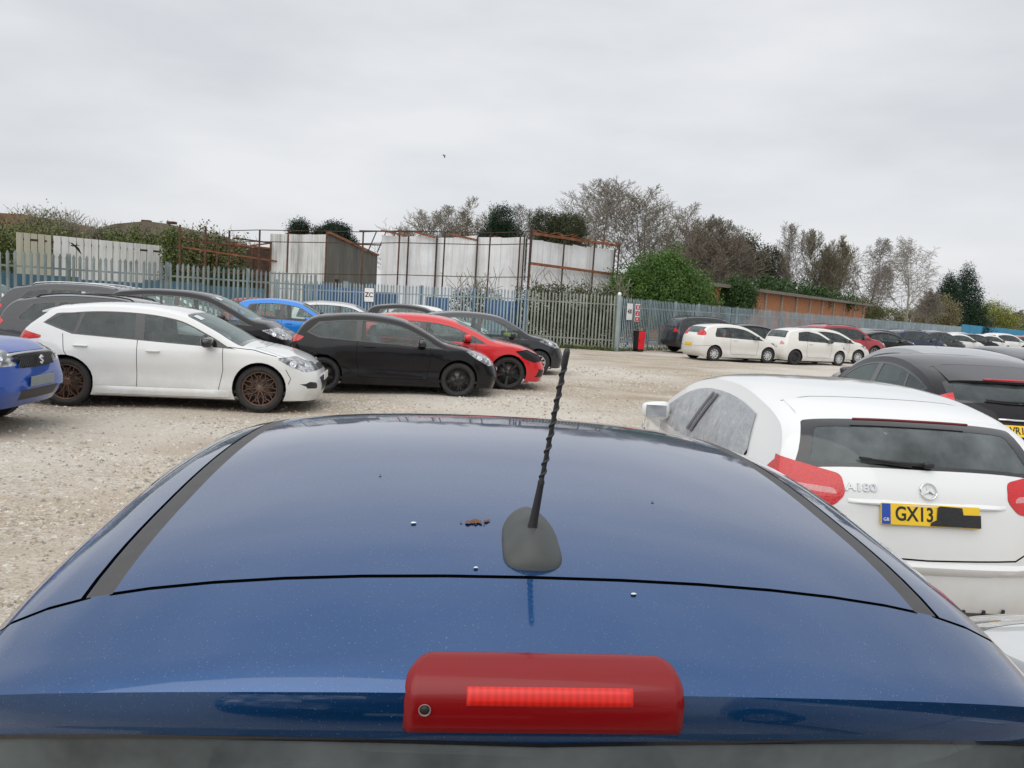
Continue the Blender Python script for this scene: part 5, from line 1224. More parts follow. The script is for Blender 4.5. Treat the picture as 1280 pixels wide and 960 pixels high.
# big white shed
t = empty('derelict_shed', (0, 0, 0)); tag(t, 'large roofless white sheeted shed with rusty frame in the middle', 'shed')
sheetwall((-7.40, 42.2), (.30, 41.6), 0, 5.08, WSH, t, 'front_sheet', 1.28, 5.40, jag=.14)
sheetwall((.42, 41.5), (5.45, 45.0), 0, 5.28, WSH, t, 'side_sheet', 1.0, 5.16, jag=.10)
m = MB(); m.bar((.5, 41.2, 5.52), (5.6, 44.8, 5.40), .10, .13); m.build('eaves_beam', RUSTO, t)
m = MB()
rnd = random.Random(3)
for k in range(26):                                     # buckled gutter and brackets
    a = k / 25; p = Vector((.5 + 5.1 * a, 41.15 + 3.6 * a, 5.66 - .12 * a)); m.bar(p + Vector((0, 0, rnd.uniform(-.1, .05))), p + Vector((rnd.uniform(.1, .4), rnd.uniform(0, .2), rnd.uniform(-.12, .12))), rnd.uniform(.02, .06), .03)
m.build('buckled_gutter', RUSTO, t)
m = MB(); m.bar((.6, 41.15, 3.95), (7.2, 46.2, 3.72), .10, .14); m.build('side_rail', RUSTO, t)
for x, zt, y in ((-5.95, 5.05, 41.9), (-4.44, 5.1, 41.9), (-2.27, 5.2, 41.7), (-.02, 5.35, 41.4), (.20, 5.40, 41.35)):
    m = MB(); m.bar((x, y, 0), (x + .03, y, zt), .08, .09); m.build('post', RUSTD, t)
for k, (x0, x1) in enumerate(((-7.4, -6.0), (-5.6, -4.5), (-3.7, -2.3), (-1.4, .15))):
    m = MB(); m.bar((x0, 41.9, 5.28), (x1, 41.8, 5.05), .10, .09); m.build('fallen_purlin', RUSTO, t)
for x, y, zt in ((2.34, 42.6, 5.55), (4.10, 43.85, 5.45), (5.58, 44.75, 5.45), (5.35, 44.75, 5.2)):
    m = MB(); m.bar((x, y, 0), (x + .06, y, zt), .085, .085); m.build('post', RUSTD, t)
# open frame standing in front of both sheds
t = empty('steel_frame', (0, 0, 0)); tag(t, 'open rusty steel frame with thin rails running in front of the white sheds', 'frame')
PX = [(-15.35, 41.5, 4.80), (-13.75, 41.5, 4.93), (-12.1, 41.0, 4.95), (-10.15, 41.2, 5.05), (-8.26, 41.3, 5.11), (-6.22, 40.4, 5.2), (-3.87, 40.1, 5.25), (-1.56, 40.0, 5.32), (.50, 39.0, 5.62)]
for x, y, z in PX: m = MB(); m.bar((x, y, 0), (x + .05, y, z), .075 if x < .4 else .13, .08); m.build('post', RUSTD if x > -5 else RUST, t)
for zk, nm in ((-.02, 'rail'), (-.62, 'rail'), (-2.25, 'rail')):
    for (a, b) in zip(PX[:-1], PX[1:]): m = MB(); m.bar((a[0], a[1] - .03, a[2] + zk), (b[0], b[1] - .03, (b[2] if b[0] < .4 else 5.40) + zk), .035, .04); m.build(nm, RUSTD, t)
for x in (-9.6, -9.0, -8.4, -7.8, -7.2):
    m = MB(); m.bar((x, 50, 4.6), (x + .5, 50, 5.9), .06, .06); m.build('roof_strut', RUSTD, t)
m = MB(); m.bar((-10.4, 50, 5.0), (-6.5, 50, 5.1), .08, .08); m.bar((-10.2, 50, 5.85), (-6.2, 50, 6.0), .08, .08); m.build('roof_truss', RUSTD, t)
# collapsed frames further left
t = empty('collapsed_frame', (0, 0, 0)); tag(t, 'heap of rusty beams and posts of a collapsed shed left of the streaked shed', 'frame')
for x, y, z in ((-17.26, 40, 4.84), (-15.96, 40, 4.83), (-16.9, 44, 4.2), (-15.6, 43, 4.3), (-14.9, 44, 4.1), (-13.2, 41.8, 4.3), (-15.3, 45, 3.9)): m = MB(); m.bar((x, y, 0), (x, y, z), .085, .085); m.build('post', RUST, t)
for a, b in (((-17.4, 40, 3.75), (-12.9, 42, 3.35)), ((-17.3, 40.2, 4.15), (-13.6, 43, 3.95)), ((-16, 43, 4.2), (-13.2, 43, 4.05)), ((-15.3, 42, 4.45), (-13.2, 42, 4.3)), ((-15.2, 42.6, 4.0), (-13.1, 42.6, 4.4)), ((-17.3, 39.9, 2.55), (-12.9, 41, 2.6))): m = MB(); m.bar(a, b, .05, .08); m.build('beam', random.Random(a[0]).choice([RUST, RUSTO, RUSTD]), t)
m = MB(); m.prism([(-15.6, 45, 3.0), (-13.1, 45, 3.0), (-13.1, 45, 4.1), (-15.0, 45, 4.25), (-15.6, 45, 4.0)], (0, .1, 0)); m.build('rust_sheet', RUSTD, t)
m = MB(); m.box((-14.6, 46.5, 1.6), (4.6, .2, 3.0)); m.build('brick_wall', plain('dark_old_brick', (.10, .06, .045), .9, var=.4, scale=3), t)
# barns far left
t = empty('barn', (0, 0, 0)); tag(t, 'long low barn with curved grey roof behind the hedge at upper left', 'barn'); pts = [(-38.5, 6.1), (-36, 6.9), (-33.2, 7.3), (-31.2, 7.15), (-29.6, 6.7), (-28.0, 6.0), (-26.6, 5.3), (-25.0, 4.7)]
m = MB(); m.prism([(-38.5, 70, 5.6)] + [(x, 70, z) for x, z in pts] + [(-25.0, 70, 4.3)], (0, 14, 0)); m.build('roof', plain('mossy_roof', (.13, .11, .08), .9, var=.35, scale=.5), t)
m = MB(); m.box((-31.7, 77, 2.3), (12.5, 13.4, 4.6)); m.build('wall', plain('barn_wall', (.10, .09, .07), .9), t)
for x in (-33.9, -31.6): m = MB(); m.box((x, 71.5, 7.38), (.7, .6, .22)); m.build('roof_vent', RUSTD, t)
t = empty('barn', (0, 0, 0)); tag(t, 'brown roofed barn at the far left edge, half hidden in scrub', 'barn'); m = MB(); m.prism([(-46, 60, 4.3), (-46, 60, 6.5), (-37.8, 60, 6.5), (-36.2, 60, 4.3)], (0, 10, 0)); m.build('roof', plain('brown_roof', (.19, .105, .06), .9, var=.3, scale=.4), t)
m = MB(); m.box((-41, 65, 2.2), (9.5, 9.4, 4.4)); m.build('wall', plain('brown_wall', (.12, .08, .05), .9), t)
# brick building, right
bk = Mat('orange_brick').set(rough=.9); bt = bk.n.new('ShaderNodeTexBrick'); bt.inputs['Scale'].default_value = 1; bt.inputs['Brick Width'].default_value = .225; bt.inputs['Row Height'].default_value = .075; bt.inputs['Mortar Size'].default_value = .006
bt.inputs['Color1'].default_value = (.46, .175, .065, 1); bt.inputs['Color2'].default_value = (.36, .13, .05, 1); bt.inputs['Mortar'].default_value = (.40, .27, .17, 1)
mp_ = bk.n.new('ShaderNodeMapping'); mp_.inputs['Rotation'].default_value = (R(90), 0, 0); bk.l.new(bk.coord(), mp_.inputs[0]); bk.l.new(mp_.outputs[0], bt.inputs[0])
bk.base(bk.mix(bk.ramp(bk.noise(.8, 5), [(.4, 0), (.8, .4)]), bt.outputs[0], (.22, .12, .07)))
BA, BB = Vector((11.35, 49, 0)), Vector((36.0, 81, 0)); bd = (BB - BA); bl_ = bd.length; an = math.atan2(bd.y, bd.x)
t = empty('brick_building', BA, an); tag(t, 'long low orange brick building with flat roof beyond the right hand fence', 'building')
m = MB(); m.box((bl_ / 2, 4, 1.80), (bl_, 8, 3.6)); m.build('wall', bk.m, t)
m = MB(); m.box((bl_ / 2 + .1, 3.9, 3.72), (bl_ + 1.0, 8.9, .22)); m.build('roof', plain('grey_roof_edge', (.17, .155, .13), .85, var=.3), t)
for k in range(12):
    x = 1 + (bl_ - 2) * k / 11; m = MB(); m.box((x, -.06, 1.8), (.22, .12, 3.6)); m.build('pier', plain('concrete_pier', (.34, .30, .25), .9) if k == 0 else bpy.data.materials['concrete_pier'], t)
# ---------------------------------------------------------------- trees
def leafmat(name, col, var=.45):
    m = Mat(name).set(rough=.6, spec=.3); oi = m.n.new('ShaderNodeTexCoord'); n_ = m.noise(1.1, 5, .7, oi.outputs['Object']); n2 = m.noise(9, 3, .6, oi.outputs['Object'])
    c = m.ramp(n_, [(.3, tuple(k * (1 - var) for k in col)), (.7, tuple(k * (1 + var) for k in col))]); m.base(m.mix(m.ramp(n2, [(.4, 0), (.7, .5)]), c, tuple(k * .45 for k in col))); return m.m
LV = dict(ivy=leafmat('ivy_leaf', (.045, .09, .025)), laurel=leafmat('laurel_leaf', (.085, .165, .035)), dark=leafmat('dark_conifer', (.012, .038, .016)), pine=leafmat('pine_needle', (.016, .038, .020)), olive=leafmat('olive_leaf', (.12, .125, .045)), yellow=leafmat('willow_yellow', (.22, .24, .05), .3),
          hedge=leafmat('hedge_leaf', (.11, .14, .04)), pale=leafmat('pale_spring_leaf', (.16, .19, .07)), brown=leafmat('brown_scrub', (.20, .175, .115)), bud=leafmat('bud_haze', (.20, .18, .09)), bramble=leafmat('bramble_leaf', (.085, .10, .04)))
BK = dict(grey=plain('grey_bark', (.18, .16, .135), .9, var=.3), brown=plain('brown_bark', (.175, .148, .115), .9, var=.3), birch=plain('birch_bark', (.20, .18, .155), .8, var=.35), olive=plain('olive_bark', (.165, .145, .10), .9, var=.3), pale=plain('pale_twig', (.21, .19, .155), .9, var=.2), white=plain('white_birch_trunk', (.28, .26, .23), .8, var=.3))
def bare(h, seed, spread=.5, up=.55, droop=0., minr=.009, start=.22, depth=4, dense=False, trunks=1, tr=.017):
    """trunk, limbs, branches, twigs: each order leaves its parent at an acute angle and bends towards the light"""
    rnd = random.Random(seed); SEG = []; NS = [0, 5, 4, 3, 2]; NB = [0, 2, 2, 2, 0] if dense else [0, 2, 2, 1, 0]
    def grow(p, d, l, r, k):
        n = NS[k]; q = p; ph = rnd.uniform(0, 6)
        for i in range(n):
            f = (i + 1) / n; bend = up * (.22 if k < 3 else .10) - (droop * (.30 + .35 * f) if k >= 3 else 0)
            d = (d + Vector((rnd.gauss(0, .07), rnd.gauss(0, .07), rnd.gauss(0, .05) + bend))).normalized(); q2 = q + d * (l / n); r2 = max(minr * .7, r * .80); SEG.append((q, q2, r, r2, k))
            if k < depth:
                for j in range(NB[k]):
                    if k < 3 and i == 0 and rnd.random() < .5: continue
                    ph += 2.4; s = Vector((math.cos(ph), math.sin(ph), .15)); s = (s - d * s.dot(d)).normalized(); an = rnd.uniform(.55, .95) * (.6 + spread * .7)
                    e = (d * math.cos(an) + s * math.sin(an)).normalized(); grow(q2, e, l * rnd.uniform(.42, .62) * (1.1 - .35 * f), max(minr, r2 * rnd.uniform(.5, .7)), k + 1)
            q, r = q2, r2
    for t_ in range(trunks):
        a = rnd.uniform(0, 6.28); d = Vector((math.cos(a) * .16 * (trunks > 1), math.sin(a) * .16 * (trunks > 1), 1)).normalized(); p = Vector((0, 0, 0)); r = h * tr; n = 10; ph = rnd.uniform(0, 6); hh = h * (.93 if t_ == 0 else rnd.uniform(.72, .9))
        for i in range(n):
            d = (d + Vector((rnd.gauss(0, .045), rnd.gauss(0, .045), .06))).normalized(); q = p + d * hh / n; r2 = max(minr, r * .82); SEG.append((p, q, r, r2, 0)); f = (i + 1) / n
            if f > start:
                for _ in range(2 if trunks == 1 else rnd.choice((1, 2))):
                    ph += 2.2; an = (.45 + spread * .9) * (1.1 - .45 * f) * rnd.uniform(.8, 1.2); e = Vector((math.cos(ph) * math.sin(an), math.sin(ph) * math.sin(an), math.cos(an)))
                    grow(q, e, h * .42 * (1.08 - .80 * f ** 1.3) * rnd.uniform(.75, 1.2), max(minr, r2 * .66), 1)
            p, r = q, r2
    return SEG
def segs_mesh(SEG, kmax=99, kmin=0):
    S_ = [s for s in SEG if kmin <= s[4] <= kmax]
    A = np.array([s[0][:] for s in S_]); B = np.array([s[1][:] for s in S_]); ra = np.array([s[2] for s in S_]); rb = np.array([s[3] for s in S_])
    D = B - A; D /= np.linalg.norm(D, axis=1)[:, None] + 1e-9; U = np.where(np.abs(D[:, 2:3]) < .9, np.array([[0, 0, 1.]]), np.array([[1., 0, 0]])); X = np.cross(D, U); X /= np.linalg.norm(X, axis=1)[:, None]; Yv = np.cross(X, D)
    n = 3 if kmin > 0 else 6; vs = []
    for P, r in ((A, ra), (B, rb)):
        for i in range(n): a = 2 * math.pi * i / n; vs.append(P + (X * math.cos(a) + Yv * math.sin(a)) * r[:, None])
    V = np.stack(vs, 1).reshape(-1, 3); b = (np.arange(len(S_)) * 2 * n)[:, None, None]; F = (np.array([(i, (i + 1) % n, n + (i + 1) % n, n + i) for i in range(n)])[None] + b).reshape(-1, 4)
    return V, F
def leaves(C_pts, size, seed, flat=.6):
    """small leaf faces at the given points"""
    rg = np.random.default_rng(seed); n = len(C_pts); a = rg.normal(size=(n, 3)); a /= np.linalg.norm(a, axis=1)[:, None]; b = rg.normal(size=(n, 3)); b -= a * (a * b).sum(1)[:, None]; b /= np.linalg.norm(b, axis=1)[:, None]
    s = size * rg.uniform(.6, 1.4, (n, 1)); V = np.stack([C_pts - a * s, C_pts - b * s * flat, C_pts + a * s, C_pts + b * s * flat], 1).reshape(-1, 3); F = np.arange(n * 4).reshape(-1, 4); return V, F
def bare_tree(x, y, h, seed, bark, label, group='bare trees behind the sheds', buds=None, budn=0, w=1., **k):
    root = empty('bare_tree', (x, y, 0), random.Random(seed).uniform(0, 6)); tag(root, label, 'tree', group); S_ = bare(h, seed, **k)
    if w != 1:
        S_ = [(Vector((p.x * w, p.y * w, p.z)), Vector((q.x * w, q.y * w, q.z)), a, b, c) for p, q, a, b, c in S_]
    zm = max(s[1].z for s in S_); f = h / zm; S_ = [(p * f, q * f, a, b, c) for p, q, a, b, c in S_]
    V, F = segs_mesh(S_, 0); fast_mesh('trunk', V, F, bark, root, smooth=True); V, F = segs_mesh(S_, 99, 1); fast_mesh('crown', V, F, bark, root)
    if buds and budn > 400:
        rg = np.random.default_rng(seed); tips = np.array([s[1][:] for s in S_ if s[4] >= 3]); idx = rg.choice(len(tips), min(budn, len(tips) * 3)); V, F = leaves(tips[idx] + rg.normal(size=(len(idx), 3)) * .15, .055, seed); fast_mesh('buds', V, F, buds, root)
    return root
def blobpts(n, ells, seed, shell=.55, lump=.25):
    """points in the outer part of lumpy ellipsoids: (cx,cy,cz,rx,ry,rz)"""
    rg = np.random.default_rng(seed); out = []; vol = np.array([e[3] * e[4] * e[5] for e in ells]) ** .7; vol /= vol.sum()
    for e, v in zip(ells, vol):
        m = int(n * v); d = rg.normal(size=(m, 3)); d /= np.linalg.norm(d, axis=1)[:, None]; ph = rg.uniform(0, 6, 6)
        r = 1 + lump * (np.sin(d[:, 0] * 5 + ph[0]) * np.sin(d[:, 1] * 6 + ph[1]) + .6 * np.sin(d[:, 2] * 9 + ph[2]) * np.sin(d[:, 0] * 11 + ph[3])); rad = (shell + (1 - shell) * rg.random(m) ** .6) * r
        # clumps
        out.append(np.array(e[:3]) + d * rad[:, None] * np.array(e[3:]))
    P = np.concatenate(out); q = rg.normal(size=(len(P) // 14, 3)); return P
def clumpy(P, seed, k=9, s=.16):
    rg = np.random.default_rng(seed); c = P[rg.choice(len(P), len(P) // k)]; return np.concatenate([c + rg.normal(size=c.shape) * s for _ in range(k)])
def leafy(name, x, y, ells, n, size, mat, label, cat='tree', group=None, seed=1, trunk=None, cl=.2, core=True, shell=.55, kk=9, wisps=0, z0=.0):
    root = empty(name, (x, y, 0)); tag(root, label, cat, group); P = clumpy(blobpts(n, ells, seed, shell), seed, kk, cl); P = P[P[:, 2] > z0]
    V, F = leaves(P, size, seed); fast_mesh('crown', V, F, mat, root)
    m = MB()
    if trunk:
        for (tx, ty, tz, r) in trunk: m.tube([(tx * .2, ty * .2, 0), (tx * .6, ty * .6, tz * .5), (tx, ty, tz)], [r, r * .75, r * .35], 7)
    else:
        rnd = random.Random(seed)
        for e in ells[:6]:
            for q in range(4): m.tube([(e[0] * .5, e[1] * .5, 0), (e[0] + rnd.uniform(-.3, .3) * e[3], e[1], e[2] + e[5] * rnd.uniform(-.2, .5))], [.06, .02], 5)
    m.build('trunk' if trunk else 'stems', BK['brown'], root, fix=False)
    if wisps:
        rg = random.Random(seed); SEG = []
        for _ in range(wisps):
            e = rg.choice(ells); p = Vector((e[0] + rg.uniform(-.8, .8) * e[3], e[1] + rg.uniform(-.6, .6) * e[4], e[2] + e[5] * .4)); d = Vector((rg.gauss(0, .45), rg.gauss(0, .3), 1)).normalized()
            for i in range(5): q = p + d * rg.uniform(.15, .42); SEG.append((p, q, .014, .010, 1)); d = (d + Vector((rg.gauss(0, .35), rg.gauss(0, .2), -.05))).normalized(); p = q
        V, F = segs_mesh(SEG, 99, 1); fast_mesh('twigs', V, F, BK['pale'], root)
    return root
G = 'bare trees behind the sheds'
bare_tree(-13.3, 90, 10.2, 11, BK['grey'], 'faint bare tree just showing over the large white shed at its left', G, spread=.55, depth=4, minr=.0165)
bare_tree(-7.6, 70, 10.3, 12, BK['pale'], 'pale bare tree leftmost of the group above the large white shed', G, spread=.55, minr=.0165, trunks=2, buds=LV['bud'], budn=300, w=1.3)
bare_tree(-4.2, 72, 11.3, 13, BK['olive'], 'bare tree with fine twigs left of the dark round conifer', G, spread=.5, minr=.0165, trunks=2, buds=LV['bud'], budn=300, w=1.2)
bare_tree(-.6, 76, 11.7, 14, BK['grey'], 'bare tree with a thin crown right behind the dark round conifer', G, spread=.5, minr=.0165, trunks=2, w=1.2)
bare_tree(3.3, 74, 10.6, 24, BK['brown'], 'low bare tree behind the dark olive conifer above the rusty gutter', G, spread=.5, minr=.0165)
bare_tree(7.0, 70, 13.3, 15, BK['pale'], 'tallest pale bare tree with a fan shaped crown, above the end of the white shed', G, spread=.5, up=.8, minr=.0165, start=.26, w=1.5, dense=True)
bare_tree(11.6, 72, 12.8, 16, BK['olive'], 'broad olive brown bare tree behind the green laurel', G, spread=.55, minr=.0165, trunks=2, buds=LV['bud'], budn=300, w=1.3)
bare_tree(15.2, 74, 12.4, 17, BK['olive'], 'broad olive brown bare tree right of the one behind the laurel', G, spread=.55, minr=.0165, trunks=2, buds=LV['bud'], budn=300, w=1.3)
bare_tree(17.8, 71, 10.9, 18, BK['brown'], 'brown bare tree, lower, above the ivy clad wall', G, spread=.5, minr=.0165, trunks=3, dense=True, buds=LV['brown'], budn=300, w=1.2)
bare_tree(14.9, 66, 9.2, 26, BK['brown'], 'dense brown twiggy tree right behind the laurel', G, spread=.5, minr=.0165, trunks=3, dense=True, start=.1, buds=LV['brown'], budn=300, w=1.15)
bare_tree(20.4, 76, 9.6, 19, BK['grey'], 'thin bare tree left of the feathery pine', G, spread=.5, minr=.0165)
bare_tree(25.6, 78, 8.7, 27, BK['brown'], 'small bare tree right of the feathery pine', G, spread=.5, minr=.0165)
G2 = 'bare birches beyond the brick building'
bare_tree(29.4, 85, 12.3, 20, BK['birch'], 'slender pale birch leftmost of the birches', G2, spread=.36, up=.7, droop=.35, minr=.0165, w=.8)
bare_tree(33.2, 85, 11.8, 21, BK['olive'], 'bushy olive bare tree with two upright stems above the brick building', G2, spread=.33, up=1., dense=True, minr=.0165, trunks=2, start=.12, buds=LV['bud'], budn=300, w=1.0)
bare_tree(35.6, 87, 11.4, 28, BK['olive'], 'upright olive bare tree close right of the two stemmed one', G2, spread=.33, up=1., minr=.0165, start=.12, buds=LV['bud'], budn=2500, w=1.0)
bare_tree(39.9, 90, 11.6, 22, BK['birch'], 'birch with a rounded drooping crown at the end of the brick building', G2, spread=.45, up=.5, droop=.6, minr=.0165, start=.32, w=1.05)
bare_tree(45.4, 91, 12.1, 23, BK['white'], 'tall white trunked birch rightmost of the birches', G2, spread=.42, up=.5, droop=.7, minr=.0165, start=.28, w=1.0)
bare_tree(43.2, 95, 9.3, 29, BK['birch'], 'small thin birch between the two taller ones', G2, spread=.4, droop=.5, minr=.0165)
bare_tree(49.3, 94, 6.6, 30, BK['grey'], 'low rounded bare tree left of the dark cypresses', G2, spread=.55, minr=.0165, trunks=2, buds=LV['bud'], budn=300)
bare_tree(83, 130, 5.6, 31, BK['grey'], 'grey bare tree far off at the right edge', G2, spread=.55, minr=.03, trunks=2, w=1.6)
# evergreens
leafy('pine_tree', -18.2, 65, [(0, 0, 6.7, .8, .8, .9), (.2, 0, 5.4, 1.2, 1.0, .8)], 20000, .055, LV['pine'], 'dark pine leftmost of the pair over the streaked shed', trunk=[(0, 0, 6.5, .2)], seed=41, cl=.2)
leafy('pine_tree', -15.6, 65, [(-.5, 0, 6.5, .9, .8, .7), (.4, 0, 6.8, 1.1, .9, .7), (1.2, 0, 5.9, 1.0, .8, .6), (0, 0, 5.4, 1.3, 1.0, .7)], 34000, .055, LV['pine'], 'broad dark pine right of the pair over the streaked shed', trunk=[(0, 0, 6.5, .2)], seed=42, cl=.2)
leafy('conifer_tree', -1.5, 62, [(0, 0, 8.0, 1.0, 1, 1.5), (-.5, 0, 6.6, 1.4, 1.2, 1.5), (.7, 0, 6.3, 1.4, 1.2, 1.5), (0, 0, 4.6, 2, 1.5, 1.4)], 44000, .052, LV['dark'], 'dark green rounded conifer in the middle of the bare trees', trunk=[(0, 0, 8, .2)], seed=43, cl=.18)
leafy('conifer_tree', 3.2, 65, [(-1.2, 0, 8.2, 1.3, 1, 1.2), (.6, 0, 8.2, 1.6, 1.1, 1.2), (0, 0, 6.6, 2.4, 1.4, 1.2)], 34000, .055, leafmat('dull_conifer', (.06, .07, .032)), 'dull dark conifer with flat top above the rusty gutter', trunk=[(0, 0, 8, .2)], seed=44, cl=.2)
leafy('pine_tree', 22.0, 75, [(-.3, 0, 8.4, 1.2, 1, 1.2), (.5, 0, 6.9, 1.7, 1.2, .9), (-.7, 0, 5.8, 1.8, 1.3, .8)], 6500, .09, leafmat('sparse_pine', (.045, .055, .025)), 'feathery greenish pine right of the bare tree group', trunk=[(0, 0, 8.4, .22)], seed=45, cl=.3, shell=.3)
leafy('pine_tree', 24.2, 77, [(.2, 0, 7.9, .9, 1, .9), (0, 0, 6.4, 1.3, 1.2, .8), (.3, 0, 5.2, 1.2, 1.2, .7)], 4500, .09, leafmat('sparse_pine_dark', (.04, .05, .028)), 'smaller feathery pine right beside the first', trunk=[(0, 0, 7.9, .18)], seed=46, cl=.3, shell=.3)
def cypress(x, y, h, r, seed, label):
    ells = [(0, 0, h * f, r * (1.02 - f) ** .75 * 1.1, r * (1.02 - f) ** .75 * 1.1, h * .13) for f in np.linspace(.1, .93, 9)]
    leafy('cypress_tree', x, y, ells, 44000, .065, LV['dark'], label, trunk=[(0, 0, h * .9, .2)], seed=seed, cl=.2, group='cypresses at the right', core=True)
cypress(49.3, 90, 7.9, 2.5, 47, 'shorter left one of the two dark cypresses'); cypress(51.2, 90, 9.0, 3.1, 48, 'taller right one of the two dark cypresses')
leafy('willow_tree', 57.4, 95, [(0, 0, 3.4, 2.3, 2, 2.0), (-1.2, 0, 2.6, 2.0, 2, 1.8), (1.6, 0, 2.6, 1.8, 2, 1.7)], 20000, .075, LV['yellow'], 'yellow green willow right of the dark cypresses', seed=49, cl=.3, shell=.35)
# bushes and hedges
leafy('laurel_bush', 8.1, 43.5, [(0, 0, 2.9, 2.2, 1.6, 2.05), (-1.5, 0, 2.6, 1.6, 1.4, 1.7), (1.5, .4, 2.4, 1.6, 1.4, 1.6), (.1, 0, 4.3, 1.0, .9, .75)], 60000, .055, LV['laurel'], 'big round glossy green laurel right of the white shed', 'bush', seed=51, cl=.16)
leafy('ivy_mass', 14.3, 52.2, [(0, 0, 2.6, 1.55, .9, 1.6), (.4, 0, 3.3, 1.3, .8, .7)], 22000, .06, LV['ivy'], 'dark ivy mass hanging over the brick building', 'ivy', seed=52, cl=.12)
leafy('hedge', 25, 71, [(-5, -6, 3.6, 3.2, 1.5, 1.5), (0, 0, 3.9, 3.4, 1.5, 1.4), (4.4, 5, 3.6, 3.2, 1.5, 1.3)], 14000, .10, LV['ivy'], 'green hedge showing above the roof of the brick building', 'hedge', seed=53)
leafy('scrub_bush', 37.4, 86, [(0, 0, 2.7, 2.8, 1.5, 2.1), (2.8, 0, 2.3, 2.2, 1.5, 1.6)], 22000, .065, LV['olive'], 'olive brown scrub at the right end of the brick building', 'bush', seed=54, wisps=60)
leafy('scrub_bush', 47.2, 88, [(0, 0, 2.8, 2.6, 1.5, 2.6), (-2.6, 0, 2.0, 2.2, 1.5, 1.5)], 22000, .07, LV['bud'], 'brownish scrub left of the dark cypresses', 'bush', seed=55, wisps=60)
leafy('scrub_bush', 54.3, 92, [(0, 0, 2.2, 2.0, 1.5, 1.6)], 3500, .11, LV['olive'], 'low olive scrub between the cypresses and the willow', 'bush', seed=62, wisps=0)
leafy('scrub_bush', 66, 108, [(0, 0, 1.8, 4.5, 1.5, 1.7), (7, 6, 1.7, 4.5, 1.5, 1.7)], 8000, .14, LV['olive'], 'distant low scrub at the right edge beyond the teal hoarding', 'bush', seed=56)
leafy('scrub_bush', -36.5, 54, [(-3, 0, 3.6, 3.4, 2, 2.3), (0, 0, 3.4, 2.6, 2, 2.0)], 14000, .10, LV['hedge'], 'green bush under the brown roof at the far left', 'bush', seed=57, wisps=80)
leafy('scrub_bush', -38.2, 57, [(-2, 0, 4.6, 2.6, 2, 1.5)], 6000, .10, LV['brown'], 'rust brown scrub against the brown roof at the far left', 'bush', seed=58, wisps=60)
leafy('willow_bush', -31.8, 53, [(0, 0, 4.3, 2.4, 1.6, 1.9), (2.2, 0, 3.7, 2.0, 1.6, 1.5)], 9000, .075, LV['pale'], 'pale wispy willow bush rising above the left panel wall', 'bush', seed=59, wisps=320, shell=.2, cl=.3)
leafy('scrub_bush', -27.2, 54, [(0, 0, 4.0, 2.8, 1.6, 1.4), (3.0, 0, 3.7, 2.6, 1.6, 1.5)], 12000, .09, LV['hedge'], 'green scrub above the middle of the left panel wall', 'bush', seed=60, wisps=140)
leafy('scrub_bush', -22.0, 54, [(0, 0, 3.9, 2.6, 1.6, 1.9), (2.4, 0, 3.4, 2.0, 1.6, 1.6)], 11000, .09, LV['olive'], 'olive scrub above the right end of the left panel wall', 'bush', seed=61, wisps=110)
leafy('ivy_column', -17.9, 40.6, [(0, 0, 1.6, .55, .5, 1.6), (0, 0, 3.4, .5, .5, 1.3)], 7000, .06, LV['hedge'], 'ivy column at the right end of the panel wall', 'ivy', seed=63, cl=.1)
leafy('scrub_bush', -15.7, 42.8, [(0, 0, 1.7, 1.6, .8, 1.2)], 5000, .07, LV['ivy'], 'green bush growing under the collapsed rusty beams', 'bush', seed=64)
leafy('dark_hedge', -21.6, 30.5, [(-1.5, 0, 1.8, 2.2, .8, 1.6)], 6000, .07, LV['ivy'], 'dark bush behind the pales at the far left', 'bush', seed=65)
leafy('bramble_bush', 2.7, 35.3, [(-1.6, 0, 1.7, 1.2, .5, .95), (0, 0, 1.7, 1.4, .5, 1.0), (1.5, 0, 1.6, 1.2, .5, 1.05), (-1., 0, .8, 1.6, .5, .9), (1., 0, .8, 1.6, .5, .9)], 26000, .05, LV['bramble'], 'brambles growing through and over the mossy gate', 'bramble', seed=66, wisps=110, cl=.12)
leafy('bramble_bush', -1.8, 36.6, [(0, 0, 1.5, 1.3, .4, .9)], 3500, .05, LV['bramble'], 'small brambles behind the middle fence left of the gate', 'bramble', seed=67, wisps=40, cl=.12)
FURTHER = {'brownish scrub left': (1.5, 5.4), 'low rounded bare tree left': (1.25, 6.6), 'shorter left one': (1.55, 7.9), 'taller right one': (1.6, 9), 'low olive scrub between': (2.0, 3.9), 'yellow green willow right': (2.2, 5.3), 'distant low scrub': (2.8, 3.5), 'grey bare tree far off': (2.2, 5.6)}
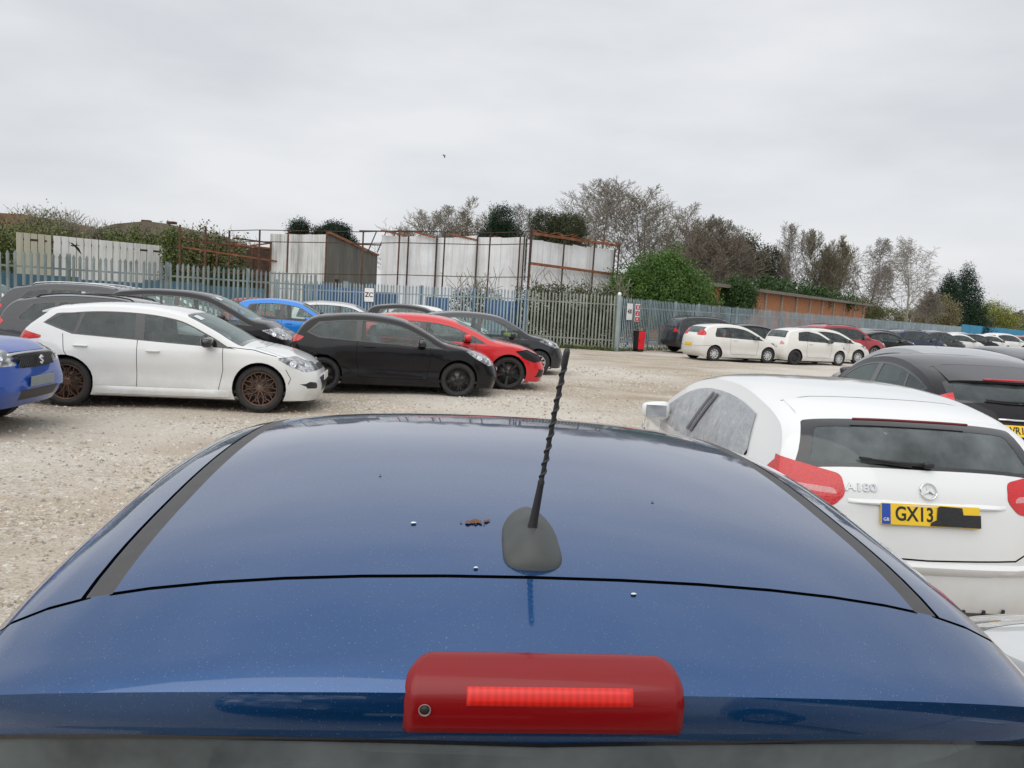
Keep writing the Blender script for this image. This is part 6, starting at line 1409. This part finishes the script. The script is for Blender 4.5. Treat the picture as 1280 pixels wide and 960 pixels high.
for o in list(COL.objects):
    for key, (k, zt) in FURTHER.items():
        if o.get('label', '').startswith(key): o.location = (o.location.x * k, o.location.y * k, 0); o.scale = (k, k, (1.775 + (zt - 1.775) * k) / zt)
# weeds along the fence foot
P = []
rg = np.random.default_rng(9)
for A, B, n in (((.45, 34.3), (4.4, 33.8), 2600), ((4.5, 33.8), (14, 46.5), 2600), ((-6, 35.9), (.45, 34.2), 1200)):
    t_ = rg.random(n); q = np.array(A)[None] + (np.array(B) - np.array(A))[None] * t_[:, None]; P.append(np.concatenate([q + rg.normal(size=(n, 2)) * .07, np.abs(rg.normal(size=(n, 1))) * .09 - .01], 1))
V, F = leaves(np.concatenate(P), .03, 5); wd = fast_mesh('weeds', V, F, LV['hedge']); tag(wd, 'low weeds and grass along the foot of the fences', 'weeds', kind='stuff')
# birds
def bird(x, y, z, s, rz, label):
    m = MB(); superbox(m, (0, 0, 0), (.34 * s, .10 * s, .10 * s), 1.0, 10, 8); superbox(m, (.18 * s, 0, .02 * s), (.10 * s, .07 * s, .07 * s), 1.0)
    m.add([(-.12 * s, .03 * s, 0), (-.30 * s, .07 * s, 0), (-.30 * s, -.07 * s, 0), (-.12 * s, -.03 * s, 0), (-.2 * s, 0, .012 * s)], [(0, 1, 4), (1, 2, 4), (2, 3, 4), (3, 0, 4)])
    for sy, tz in ((1, .03), (-1, -.42)):
        m.add([(.08 * s, sy * .03 * s, .02 * s), (.10 * s, sy * .25 * s, .10 * s + tz * .5 * s), (-.04 * s, sy * .50 * s, .04 * s + tz * s), (-.10 * s, sy * .25 * s, .05 * s + tz * .4 * s), (-.09 * s, sy * .03 * s, .0), (0, sy * .2 * s, .075 * s + tz * .3 * s)], [(0, 1, 5), (1, 2, 5), (2, 3, 5), (3, 4, 5), (4, 0, 5)])
    o = m.build('bird', plain('crow_black', (.012, .012, .015), .6)); o.location = (x, y, z); o.rotation_euler = (R(10), R(5), rz); tag(o, label, 'bird')
bird(-14.14, 25, 2.85, .62, R(170), 'black crow flying low in front of the left panel wall')
bird(-4.05, 40, 9.0, .42, R(30), 'tiny bird high in the grey sky above the white sheds')
